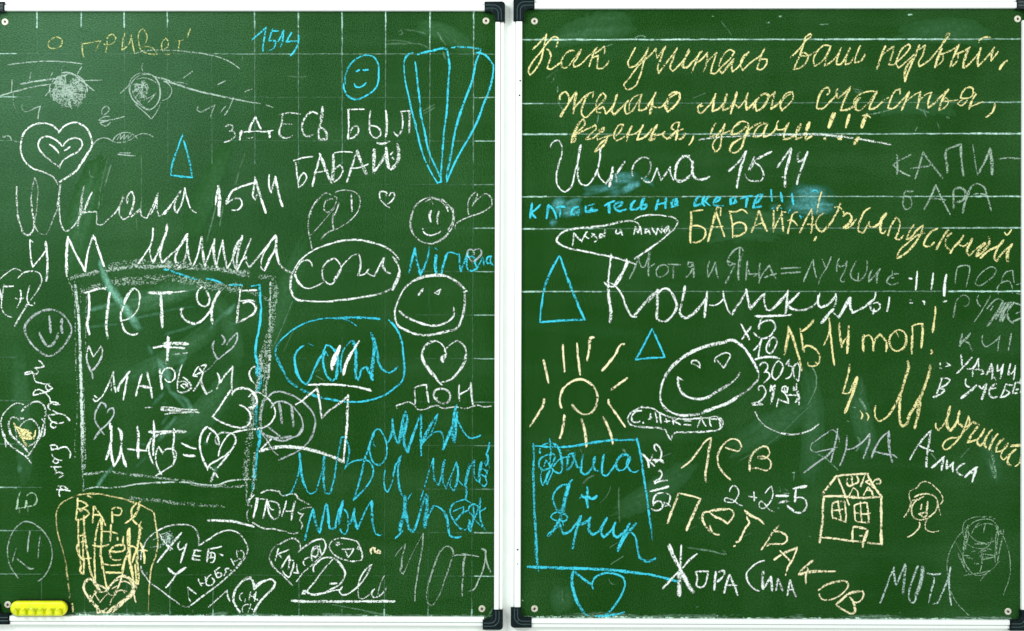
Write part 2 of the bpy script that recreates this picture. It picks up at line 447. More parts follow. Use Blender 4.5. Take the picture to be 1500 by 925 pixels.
def deposit(B, name, label, colour, cov, smear=False):
    if smear and colour != 'line':                             # a palm has rubbed these strokes together
        for _ in range(1 if colour == 'tealblue' else 2):
            q = np.pad(cov, 2, mode='edge')
            cov = (q[2:-2, 2:-2] + q[:-4, 2:-2] + q[4:, 2:-2] + q[2:-2, :-4] + q[2:-2, 4:]) / 5
    ys, xs = np.nonzero(cov > 0.02)
    if not len(ys): return
    c = cov[ys, xs]; n = B.n[ys, xs]
    if smear:
        keep = c > 0.03
        m = c * (0.55 + 0.9 * (1 - n))
    else:
        pr = np.clip(c, 0, 1) ** (0.95 if name == 'chalk_frame_drawing' else 0.72)
        if colour in ('grey', 'haze', 'palegreen', 'lilac'):        # thin chalk film rather than thick grains
            pr = np.clip(c, 0, 1) ** 0.42
        soft = (c < 0.3) & (name != 'chalk_frame_drawing')
        keep = (n < pr) | (soft & (c > 0.06))
        m = np.where(soft, c * (0.5 + 1.0 * (1 - n)), np.maximum(c, 0.35) ** (0.62 if colour in ("grey","haze","palegreen","lilac") else 0.55) * (0.84 + 0.40 * (pr - n)))
    ys, xs, m = ys[keep], xs[keep], np.clip(m[keep], 0, 1)[:, None]
    chalk = np.array(CHALK[colour]) * (0.93 + 0.10 * B.r.rand(len(ys), 1))
    col = B.col[ys, xs] * (1 - m) + chalk * m
    B.col[ys, xs] = col
    W = B.w + 1
    quad = np.stack([ys * W + xs, (ys + 1) * W + xs, (ys + 1) * W + xs + 1, ys * W + xs + 1], 1)
    vid, inv = np.unique(quad.ravel(), return_inverse=True)
    vy, vx = vid // W, vid % W
    px = B.x0 + (vx + B.jx[vy, vx]) * CELL; py = B.y0 + (vy + B.jy[vy, vx]) * CELL
    B.layer += 1
    co = np.stack([(px - 750) * S, np.full(len(px), -0.00012 - 0.000012 * B.layer), ZC + (462.5 - py) * S], 1).astype(np.float32)
    me = bpy.data.meshes.new(name)
    nf = len(quad)
    me.vertices.add(len(co)); me.vertices.foreach_set('co', co.ravel())
    me.loops.add(nf * 4); me.loops.foreach_set('vertex_index', inv.ravel().astype(np.int32))
    me.polygons.add(nf); me.polygons.foreach_set('loop_start', np.arange(0, nf * 4, 4, dtype=np.int32))
    a = me.attributes.new('chalk', 'FLOAT_COLOR', 'FACE')
    a.data.foreach_set('color', np.concatenate([col, np.ones((nf, 1))], 1).astype(np.float32).ravel())
    me.update(calc_edges=True); me.validate()
    link(name, me, M_chalk, B.parent, label)

BL = Board(left, -16, 10, 728, 912, 11)
BR = Board(right, 758, 8, 1505, 914, 23)

# printed grid on the left board, ruled lines on the right one: (x0, y0, x1, y1, strength, width)
def printed(B, name, label, segs):
    cov = np.zeros((B.h, B.w), np.float32)
    for x0, y0, x1, y1, d, w in segs: lay(B, cov, [(x0, y0), (x1, y1)], w * 0.95, d * 0.85 if d > 0.45 else d * 0.5, 0.14)
    deposit(B, name, label, 'line', cov, smear=True)
vt = [54, 119, 182, 245, 310, 373, 437, 501, 565, 630, 694]
vb = [61, 124, 186, 249, 312, 375, 438, 501, 563, 627, 691]
g = []
def vx(i, y): return vt[i] + (vb[i] - vt[i]) * (y - 17) / 888
for i in range(11):
    s = (0.75, .5, .8, .55, .12, .6, .6, .7, .7, .7, .75)[i]
    g.append((vt[i], 16, vx(i, 40), 40, s, 2.4))
    g.append((vx(i, 40), 40, vx(i, 80), 80, s * (.3 if i < 5 else .65), 1.8))
    g.append((vx(i, 80), 80, vx(i, 240), 240, (.12, .12, .2, .16, .17, .3, .3, .34, .3, .34, .42)[i], 1.6))
    g.append((vx(i, 240), 240, vx(i, 850), 850, (.05, .05, .07, .06, .07, .05, .06, .07, .10, .09, .16)[i], 1.4))
    g.append((vx(i, 850), 850, vx(i, 895), 895, (.14, .1, .12, .24, .18, .1, .2, .14, .22, .2, .2)[i], 1.8))
    g.append((vx(i, 893), 893, vb[i], 906, (.5, .2, .2, .4, .6, .4, .45, .3, .85, .5, .6)[i], 2.4))
for k in range(13):
    yl, yr = 79 + 63.5 * k, 79.5 + 63.75 * k
    def hy(x): return yl + (yr - yl) * (x / 725)
    sl = (.6, .7, .25, .1, .08, .1, .1, .1, .2, .3, .5, .5, .45)[k]
    g.append((-12, hy(-12), 24, hy(24), sl, 2.0))
    g.append((24, hy(24), 60, hy(60), sl * .45, 1.6))
    m = (.26, .14, .13, .07, .05, .06, .06, .06, .05, .05, .06, .06, .10)[k]
    g.append((60, hy(60), 330, hy(330), m * .8, 1.4))
    g.append((330, hy(330), 610, hy(610), m * (1.6 if k == 0 else 1.0), 1.5))
    e = (.3, .25, .3, .22, .18, .2, .22, .22, .16, .18, .2, .2, .22)[k]
    g.append((610, hy(610), 695, hy(695), e * .6, 1.5))
    g.append((695, hy(695), 725, hy(725), (.3, .5, .7, .4, .5, .5, .55, .6, .45, .35, .35, .55, .65)[k], 1.9))
g.append((310, 79.3, 430, 79.4, .4, 2))
printed(BL, 'grid_lines', 'worn pale squared grid', g)
r_ = []
for y0, y1, segs in ((58.5, 57.5, ((764, 1010, .8, 2.7), (1010, 1240, .72, 2.4), (1240, 1380, .82, 2.7), (1380, 1498, .5, 2.4))),
                     (152, 150, ((764, 795, .7, 2), (795, 1000, .3, 1.8), (1000, 1240, .35, 1.8), (1240, 1440, .26, 1.6), (1440, 1498, .6, 2.2))),
                     (197, 196, ((765, 830, .8, 2.8), (830, 1000, .45, 2), (1000, 1250, .5, 2.4), (1250, 1420, .6, 2.4), (1420, 1498, .85, 2.9))),
                     (288.5, 288, ((765, 800, .8, 2.6), (800, 1000, .36, 1.8), (1000, 1250, .5, 1.9), (1250, 1430, .5, 1.9), (1430, 1498, .85, 2.9))),
                     (335.5, 334, ((765, 782, .9, 2.8), (782, 870, .5, 1.8), (870, 1100, .25, 1.6), (1100, 1380, .34, 1.8), (1380, 1480, .6, 2.4), (1480, 1498, .95, 3.2))),
                     (427.5, 427, ((765, 795, .85, 2.8), (795, 880, .5, 2), (880, 1130, .34, 1.7), (1130, 1390, .38, 2), (1390, 1498, .9, 2.8)))):
    for a, b, d, wd in segs:
        f = lambda x: y0 + (y1 - y0) * (x - 764) / 734
        r_.append((a, f(a), b, f(b), d, wd))
printed(BR, 'ruled_lines', 'pale ruled writing lines', r_)

# broad wipes of hand and cloth: (board, half width, strength, path)
for B, marks in ((BL, ((30, .16, 130, 470, 230, 440, 330, 400), (26, .15, 150, 560, 250, 520, 340, 450), (30, .12, 300, 420, 340, 480, 350, 560),
                       (34, .13, 150, 220, 120, 300, 100, 420), (30, .11, 340, 190, 300, 300, 270, 380), (26, .10, 470, 330, 420, 450, 400, 540),
                       (34, .10, 230, 640, 300, 600, 350, 520), (30, .10, 600, 45, 660, 50, 700, 90), (28, .09, 20, 480, 30, 620, 35, 740))),
                 (BR, ((34, .13, 800, 60, 870, 40, 960, 32), (36, .13, 1060, 670, 1120, 630, 1210, 580), (34, .12, 1180, 520, 1195, 620, 1180, 740),
                       (30, .13, 1255, 540, 1265, 610, 1285, 680), (40, .10, 880, 760, 960, 720, 1030, 660), (40, .10, 1300, 60, 1390, 45, 1470, 70),
                       (30, .12, 1440, 640, 1455, 690, 1462, 730), (40, .09, 820, 850, 825, 880, 830, 903), (34, .09, 1000, 350, 1080, 330, 1180, 345),
                       (40, .09, 1240, 170, 1330, 150, 1440, 170)))):
    cov = np.zeros((B.h, B.w), np.float32)
    for m in marks:
        p = m[2:]
        for k in range(3):
            j = B.r.randn(2) * 6
            lay(B, cov, [(p[i] + j[0], p[i + 1] + j[1]) for i in (0, 2, 4)], m[0], m[1] * B.r.uniform(0.4, 0.75), wipe=True)
    deposit(B, 'chalk_smudges', 'broad faint wipe marks of hand and cloth', 'wiped', cov, smear=True)

# dust gathered along the lower rails
for B, (x0, ya, x1, yb) in ((BL, (14, 902.5, 712, 906.5)), (BR, (764, 906, 1482, 909.5))):
    cov = np.zeros((B.h, B.w), np.float32)
    yy = lambda x: ya + (yb - ya) * (x - x0) / (x1 - x0) - abs(B.r.randn()) * 1.0 - 1.2
    for k in range(170):
        a = B.r.uniform(x0, x1); L = abs(B.r.randn()) * 5 + 1; b = min(a + L, x1)
        lay(B, cov, [(a, yy(a)), (b, yy(b))], B.r.uniform(1.0, 3.0), B.r.uniform(0.2, 0.85), 0.3)
    for k in range(24):
        a = B.r.uniform(x0, x1); b = min(a + B.r.uniform(30, 130), x1)
        lay(B, cov, [(a, yy(a) - 2), (b, yy(b) - 2)], B.r.uniform(3, 10), B.r.uniform(0.05, 0.2), 0.2, fade=1.0)
    deposit(B, 'chalk_dust', 'chalk dust gathered along the bottom rail', 'dust', cov)

DRAWINGS = [
('L', 'chalk_writing', 'thin pale yellow greeting word near the top left corner', 'paleyellow', """
2 0.62 333 219 363 237 360 267 327 283 293 281 281 260 300 232 333 219
2 0.62 483 259 483 300 493 337
2 0.62 483 259 533 250 590 240 573 273 559 301
2 0.62 620 310 627 260 635 213 660 203 677 223 667 250 633 263 610 261
2 0.62 732 197 720 240 715 293 733 283 770 210
2 0.62 770 207 777 260 790 313
2 0.62 847 267 860 207 837 170 815 193 813 247 830 297 873 317 919 320 900 287 867 275 837 278
2 0.62 960 290 980 280 985 247 970 227 953 247 950 293 967 317 993 320 1023 307
2 0.62 1027 242 1073 237
2 0.62 1053 243 1043 300
2 0.62 1117 170 1097 220
"""),
('L', 'chalk_eyes_drawing', 'pair of grey scribbled eyes with brows and lashes', 'haze', """
1.8 0.42 47 381 133 370 233 361 333 361 413 367 480 377
1.8 0.42 480 393 450 440
2.4 0.5 120 495 200 480 280 469 347 460
2.4 0.5 7 561 80 540 187 513 307 493
1.8 0.42 70 467 67 540
1.8 0.42 181 427 172 483
1.8 0.42 308 427 290 463
1.4 0.25 80 547 77 593 107 663
1.8 0.42 130 613 130 640 143 655 167 653 200 637 237 623 227 660 223 697
1.4 0.25 370 383 359 420
R 400 537 110 107 52 2 0.55
1.8 0.42 267 563 300 520
1.8 0.42 290 540 297 493 347 447 400 433
2.2 0.5 360 430 427 433 467 467 520 507 553 537
1.8 0.42 473 473 600 472
2.4 0.5 400 433 467 453 507 507 513 540
1.8 0.42 847 430 907 453 940 527 927 600 887 640 833 627 780 587 757 527 773 460 813 433 847 433
1.8 0.42 833 440 893 443 930 493 937 560 920 613 873 647 813 613 773 573 763 513 787 467 833 440
R 823 530 50 63 18 2 0.55
1.8 0.42 793 600 867 577 913 550 867 603
1.8 0.42 793 573 827 613 867 647
1.8 0.42 800 467 860 460 913 487
1.8 0.42 793 613 840 653 887 699 923 647 940 600
2.2 0.5 900 450 947 460 1000 480
1.8 0.42 837 373 833 407 840 423
1.8 0.42 757 500 707 547
1.8 0.42 790 317 847 300 933 295 1000 297
1.8 0.42 600 640 627 623 640 640 620 667 600 673 597 647 600 640
1.8 0.42 580 707 633 683 647 687
1.8 0.42 580 707 653 703 727 683
1.8 0.42 640 707 587 720 613 740 647 717
1.8 0.42 953 590 993 567 1007 533 993 500 967 477
2.6 0.5 960 477 1027 493 1127 527 1260 557 1427 593 1523 608
1.6 0.4 1560 617 1600 630
1.8 0.4 960 477 1027 481 1107 495
1.8 0.42 947 295 1060 300 1193 317 1293 340 1360 373 1403 401
1.8 0.42 1127 420 1070 461
1.8 0.42 1320 475 1273 499
1.8 0.42 1477 522 1435 540
1.8 0.42 1160 627 1157 647 1173 657 1213 640 1260 617 1247 647 1232 687
1.8 0.42 1327 619 1292 661
1.8 0.42 1368 573 1353 613 1317 675
"""),
('L', 'chalk_number', 'small blue number 1514 near the top edge', 'cyan', """
2.8 0.85 1480 233 1560 163 1547 227 1541 303
2.8 0.85 1597 168 1577 240 1613 240 1610 273 1580 297
2.8 0.85 1597 183 1633 183
2.8 0.85 1630 247 1663 181 1657 233 1643 280
2.8 0.85 1710 190 1677 247 1753 240
2.8 0.85 1750 207 1747 253 1703 327
"""),
('L', 'chalk_smiley', 'small blue smiling oval face', 'cyan', """
3 0.9 2023 493 2023 453 2047 387 2093 343 2153 325 2190 337 2217 380 2219 433 2207 507 2193 527 2127 573 2080 585 2047 570 2020 533 2013 493
3 0.9 2087 421 2103 413
3 0.9 2127 412 2159 410
3 0.9 2079 495 2087 510 2110 512 2143 487
"""),
('L', 'chalk_crystal_drawing', 'tall blue outlined gem tapering to a point', 'cyan', """
3 0.88 2368 383 2393 320 2427 310
3.6 0.9 2447 320 2527 300 2620 295 2623 300
3 0.88 2368 383 2373 467 2390 547 2413 653 2440 747
3 0.88 2432 363 2443 447 2457 573 2470 700
3.4 0.9 2620 300 2633 367 2627 480 2620 613 2613 700
3 0.88 2647 280 2713 277 2817 290
3 0.88 2790 310 2813 313 2890 383
3.4 0.9 2817 293 2787 373 2770 460 2727 580 2687 700
3.4 0.9 2893 383 2890 427 2873 507 2833 613 2803 693
3 0.88 2410 640 2440 760 2473 887 2513 987 2567 1080
3.6 0.9 2460 640 2487 773 2520 907 2560 993 2590 1070
3 0.88 2617 640 2603 773 2590 927 2583 1067
4 0.92 2707 640 2667 773 2647 887 2617 1027
3.4 0.9 2827 640 2767 773 2687 913 2647 993 2617 1067
3 0.88 2617 1020 2620 1067
3 0.88 2567 1073 2590 1067
"""),
('L', 'chalk_smudges', 'faint rubbed chalk smudges and specks', 'rubbed', """
3 0.13 2333 187 2353 177 2360 200 2337 207
3 0.13 2373 177 2440 183 2493 200
3 0.13 2560 193 2577 213 2593 240 2617 267
2.4 0.25 2567 193 2587 233
3 0.13 2480 653 2547 613
3 0.13 2480 670 2547 633
3 0.2 2597 307 2610 347
3 0.12 2260 260 2360 257 2493 273 2513 287
3 0.12 2267 240 2347 240 2427 260
2 0.18 1687 447 1733 453 1793 450
2 0.2 1423 327 1420 353
3 0.2 1267 1200 1240 1307 1213 1413
2.4 0.2 1307 1207 1287 1327
10 0.12 667 840 620 1013 580 1257
2.4 0.25 650 967 620 1073
2 0.18 827 907 830 1240
8 0.15 587 1160 580 1247
1.8 0.2 830 1160 823 1227
1.6 0.2 800 1280 800 1347
10 0.09 1460 833 1393 1007 1333 1173
1.6 0.3 1400 1013 1380 1080
1.6 0.2 1713 1767 1660 1900 1593 2053
1.6 0.15 1727 1920 1660 2067
2 0.35 1848 2176 1869 2171
1.6 0.2 1853 2203 1907 2235
2 0.2 1949 3544 2013 3555 2120 3576 2253 3603
2 0.18 1480 3603 1507 3605
3 0.3 2256 3603 2309 3613 2347 3619
3 0.3 2891 3565 2875 3587 2864 3608
2 0.3 2853 3613 2885 3608
4 0.18 2160 3587 2256 3603
"""),
('L', 'chalk_heart', 'white heart with a smaller heart inside it', 'white', """
3 0.85 343 773 313 740 267 723 200 733 150 767 127 820 123 887 143 940 180 980 253 1010 307 1033 337 1080
3 0.85 343 777 400 727 443 719 493 740 527 787 540 847 527 887
4.2 0.75 530 873 493 933 440 1007 393 1040 347 1067
3 0.85 363 857 320 817 273 801 240 813 223 853 240 890 287 933 350 983
3 0.85 370 857 393 827 440 810 473 820 483 847 460 887 400 920 367 947 350 983
3 0.85 290 847 320 867 347 903
3 0.85 377 885 410 861
"""),
('L', 'chalk_squiggle', 'faint grey squiggles beside the double heart', 'haze', """
1.8 0.35 17 793 20 813 40 797 50 797 67 823
1.8 0.35 87 832 110 833
1.8 0.35 547 847 587 813 620 810 657 827
1.8 0.35 657 837 673 807 707 783 767 783 803 813
1.8 0.35 657 830 700 837 760 823 793 797
1.8 0.35 687 820 707 787 707 817 730 787 723 820 753 790 750 813 777 787
1.8 0.35 797 797 840 783 873 788 897 803
2.2 0.4 693 900 733 895 767 898
2.2 0.4 693 908 740 910 793 915
1.3 0.2 527 1000 527 1027 547 1040
"""),
('L', 'chalk_triangle', 'narrow upright blue triangle', 'cyan', """
3 0.88 1072 792 1033 893 1005 987 1001 1027
3 0.88 1003 1028 1060 1035 1127 1041
3 0.88 1127 1040 1113 960 1077 827
"""),
('L', 'chalk_writing', 'white capitals reading ЗДЕСЬ БЫЛ', 'white', """
2.4 0.62 1320 747 1347 733 1363 737 1360 757 1343 770 1370 773 1377 793 1353 820 1313 835
4 0.85 1413 770 1405 817
3.2 0.8 1459 777 1477 720 1497 688 1510 720 1527 755
2.4 0.75 1423 775 1493 770 1563 772 1600 765
4.4 0.85 1577 773 1580 803
1.6 0.4 1450 810 1473 810 1490 797
2.4 0.62 1640 673 1667 667 1760 670
3 0.65 1657 670 1650 720 1640 793 1660 808 1713 797
1.8 0.4 1660 727 1713 730
3.4 0.6 1860 670 1830 657 1787 693 1770 747 1787 793 1810 800 1833 790
3.6 0.6 1893 640 1883 707 1867 773 1870 817 1913 817 1910 773 1870 747
3.6 0.6 1890 627 1880 700
2.2 0.8 2037 643 2133 641
3.4 0.9 2040 643 2043 727 2039 817
2.6 0.8 2039 815 2080 800 2101 767 2093 740 2070 747 2053 780
2.4 0.75 2172 650 2165 727 2173 787 2203 812 2230 793 2223 757 2173 740
3.8 0.75 2260 650 2267 720 2260 803
2.8 0.75 2307 777 2327 800 2350 773 2360 707 2350 653
2 0.7 2347 655 2400 650
3.6 0.6 2400 653 2397 783
"""),
('L', 'chalk_writing', 'thick white capitals reading БАБАЙ', 'white', """
2.4 0.8 1721 945 1773 927 1832 920
2.6 0.8 1733 947 1740 1013 1748 1100
2.4 0.8 1748 1100 1787 1067 1797 1033 1780 1013 1757 1040 1750 1067
3.4 0.75 1830 1093 1853 1000 1880 907
4.4 0.7 1880 920 1907 987 1927 1040 1947 1073
2.2 0.8 1840 1013 1920 1000
2.4 0.85 1870 893 1883 927
4.6 0.7 1953 907 1953 987 1947 1067
2 0.8 1960 900 2000 892 2065 895
2.6 0.8 1960 1067 2000 1027 2010 993 1993 967 1967 987 1953 1000
4 0.7 2033 1067 2063 973 2093 880
5.2 0.75 2093 883 2120 960 2150 1027
2.4 0.85 2060 987 2107 983 2157 963
5.4 0.75 2193 880 2190 1013
4.6 0.7 2190 1007 2227 960 2267 887
5.6 0.72 2263 870 2267 920 2277 987
5.4 0.72 2290 993 2327 953 2337 900 2327 847
2.4 0.8 2290 907 2300 893
3 0.85 2300 927 2310 933
4 0.85 2210 840 2240 843 2263 837
3 0.85 2253 840 2283 830
"""),
('L', 'chalk_writing', 'thin white handwriting reading Школа 1514', 'white', """
3 0.6 98 1088 99 1173 103 1257
1.6 0.35 187 1247 183 1160 193 1087 203 1043 220 1087 220 1173 212 1257
3.2 0.5 352 1073 350 1133 337 1213 327 1257
2 0.4 350 1107 348 1257
3 0.5 495 1088 480 1160 470 1257
2.6 0.7 541 1127 513 1180 497 1247
2 0.6 460 1252 520 1243 567 1243
2.6 0.6 667 1257 700 1213 723 1147
2.6 0.75 743 1193 750 1147 770 1123 787 1167 777 1213 760 1257
2.6 0.75 883 1257 913 1193 925 1133 920 1193 927 1257
2.6 0.8 967 1257 1000 1207
1.8 0.6 800 1257 820 1227 827 1253
2.6 0.85 960 1250 1013 1187 1060 1120
2.6 0.85 1060 1120 1027 1187 1023 1227 1037 1250 1067 1187 1083 1103 1100 1173 1120 1227 1147 1248
5 0.95 1280 1087 1287 1160 1283 1257
3 0.8 1277 1087 1263 1197
3 0.85 1363 1117 1400 1100 1453 1083 1487 1073
4 0.9 1363 1117 1343 1153 1327 1193
2.6 0.85 1327 1197 1373 1167 1407 1167 1417 1200 1400 1227 1360 1230
4 0.95 1493 1040 1513 1107 1533 1173 1557 1247
3 0.9 1493 1057 1487 1107 1483 1153 1497 1173 1507 1140
2.8 0.9 1579 1023 1577 1093 1587 1133 1613 1040
4 0.95 1613 1037 1627 1107 1643 1173 1657 1210
3 0.6 103 1247 117 1313 140 1367 167 1380 193 1353 200 1313 190 1240 183 1160
1.7 0.4 220 1160 213 1247 203 1320 233 1367 267 1377 287 1347 313 1280 343 1200
2.2 0.55 345 1160 350 1260 363 1327 387 1355 420 1337 460 1287 493 1233 527 1160
3 0.5 483 1160 473 1247 460 1293 457 1337
1.7 0.5 460 1257 493 1250 533 1240 567 1243 567 1280 570 1313 587 1320 633 1287 693 1227
2.2 0.6 727 1160 703 1207 700 1253 723 1287 760 1267 780 1213 780 1160
2 0.6 743 1193 753 1160
2.2 0.7 767 1273 820 1227 833 1267 860 1280 893 1213 923 1140
2.2 0.6 920 1160 920 1227 933 1267 960 1253 1000 1207
5 0.95 1285 1160 1283 1267
3 0.9 1263 1200 1268 1160
"""),
('L', 'chalk_writing', 'bold white handwriting beginning ЧМ', 'white', """
2.6 0.85 197 1423 177 1407 179 1480 192 1563 230 1523 267 1473
4 0.95 267 1417 275 1480 272 1647
4.6 0.95 399 1390 390 1493 392 1620
3.6 0.92 399 1390 440 1480 500 1590
3.4 0.92 500 1587 523 1447 547 1380
3.8 0.92 547 1380 580 1473 610 1560
2.6 0.85 810 1547 853 1487 887 1427 897 1340 893 1393 877 1460 897 1540
3.4 0.8 897 1540 933 1460 967 1380 979 1317
3.2 0.85 973 1367 947 1447 940 1507 953 1543 1000 1493
3.6 0.9 973 1380 980 1317
2.8 0.85 960 1533 1007 1487 1053 1447 1093 1387
3.4 0.8 1097 1373 1047 1460 1027 1527 1047 1567 1073 1533 1097 1453
3.6 0.75 1097 1373 1097 1447 1110 1520 1127 1573
3 0.85 1127 1573 1160 1487 1180 1387
4.4 0.7 1183 1387 1187 1473 1203 1560
2.6 0.8 1203 1560 1227 1487 1257 1407
4.4 0.7 1257 1403 1253 1480 1270 1567
2.6 0.8 1270 1563 1287 1480 1305 1413
3.6 0.8 1303 1410 1313 1480 1333 1577
2.6 0.8 1333 1573 1373 1493 1403 1407
4.4 0.75 1420 1383 1393 1493 1387 1587
3 0.8 1403 1407 1367 1533 1387 1587
3 0.85 1390 1583 1433 1493 1470 1400
2.4 0.85 1393 1573 1427 1520 1443 1507 1450 1553 1460 1570
4 0.85 1463 1567 1527 1493 1573 1433 1617 1380
4 0.75 1617 1387 1617 1427 1623 1493 1647 1560 1680 1587 1707 1597
2.2 0.8 1577 1440 1540 1500 1530 1547 1533 1573 1550 1587
3.4 0.8 1550 1587 1580 1520 1613 1453 1620 1387
"""),
('L', 'chalk_line', 'blue line along the top and right side of the chalk frame', 'cyan', """
3 0.8 960 1580 987 1583
3 0.8 1000 1587 1080 1617 1160 1640
3 0.8 1210 1635 1253 1643 1300 1660
3 0.8 1347 1670 1420 1672
3 0.8 1473 1677 1517 1672
4 0.92 1520 1670 1525 1727 1527 1780
4 0.92 1522 1733 1530 1820 1520 1920 1503 2000 1497 2080 1510 2140
3 0.6 1500 2193 1510 2140
4 0.9 1499 2080 1509 2139 1507 2208
5 0.5 1517 2144 1528 2213 1512 2283 1496 2304
4 0.6 1507 2347 1501 2427 1504 2507 1517 2571
4.6 0.85 1520 2523 1523 2560 1512 2619
4 0.7 1512 2619 1501 2720 1496 2800
4 0.5 1491 2747 1480 2875
"""),
('L', 'chalk_frame_drawing', 'rough grey rectangle drawn with the side of the chalk', 'frame', """
6 0.55 400 1637 493 1610 573 1593
6 0.35 493 1613 573 1597
7 0.5 620 1587 733 1567 867 1563 1000 1560
8 0.22 620 1567 733 1540 833 1537 1000 1543
13 0.28 667 1650 733 1650 867 1640 1000 1627
8 0.2 467 1727 520 1693 613 1673
1.4 0.3 400 1653 420 1687 427 1733
8 0.5 960 1563 1060 1567 1133 1570 1240 1573 1333 1587 1453 1600
7 0.35 960 1547 1027 1543 1133 1553 1227 1560
6 0.35 1333 1593 1453 1620
14 0.28 960 1633 1060 1637 1160 1660
16 0.3 1160 1660 1260 1680 1413 1690
8 0.25 1453 1707 1493 1720 1573 1760
8 0.25 1513 1627 1560 1623 1600 1630
3 0.7 1587 1653 1583 1767
4 0.6 1583 1767 1580 1933 1580 2067 1573 2220
10 0.4 1603 1633 1610 1733 1597 1867 1580 2000 1560 2100 1540 2200
9 0.25 1620 1687 1600 1833 1573 1973 1540 2080 1520 2187
6 0.35 1507 2153 1513 2200
5 0.8 440 1667 450 1760 460 1847 467 1993 473 2180
1.6 0.35 437 1647 440 1827 443 1993 443 2177
6 0.15 480 1680 480 1727 477 1780
1.8 0.25 507 1693 503 1893 500 2160
1.6 0.4 393 1653 417 1673 427 1713
5.4 0.85 469 2080 475 2240 480 2400 483 2572
1.6 0.4 443 2096 448 2144
2 0.2 448 2187 453 2347 448 2507
2 0.35 491 2240 493 2400 496 2560
5.8 0.8 480 2480 483 2587 483 2693
4 0.5 483 2667 485 2779 491 2880
3 0.3 499 2507 499 2640 496 2747
4 0.7 491 2779 533 2776 576 2773
3 0.45 576 2771 629 2763 693 2773 800 2787
2.6 0.8 501 2867 560 2856 640 2859 720 2851 800 2837
3 0.12 443 2501 440 2613 440 2693
4 0.45 760 2784 840 2789 920 2800 1027 2811 1133 2821
2.6 0.85 760 2843 867 2832 984 2827 1107 2829 1213 2843 1272 2843 1336 2821 1432 2811 1501 2811
5 0.4 1107 2832 1213 2848 1293 2848
5 0.4 1283 2843 1347 2853 1427 2848
7 0.4 760 2920 840 2928 920 2933 1027 2949 1155 2957
5 0.3 1155 2957 1240 2965 1320 2968
10 0.3 1469 2427 1464 2512 1453 2613 1443 2720 1443 2827
4 0.45 1443 2827 1445 2907 1443 2960
6 0.6 1491 2656 1491 2747 1485 2843
3 0.55 1491 2832 1475 2896 1443 2944
7 0.5 1523 2080 1528 2160 1512 2240 1501 2293
3.4 0.5 1560 2133 1549 2240 1539 2315
7 0.4 1485 2309 1480 2400 1475 2507 1469 2571
4 0.5 1544 2336 1528 2411 1523 2485
4 0.62 1581 2080 1576 2160 1560 2256 1555 2336
3 0.5 1549 2347 1528 2411 1523 2485
"""),
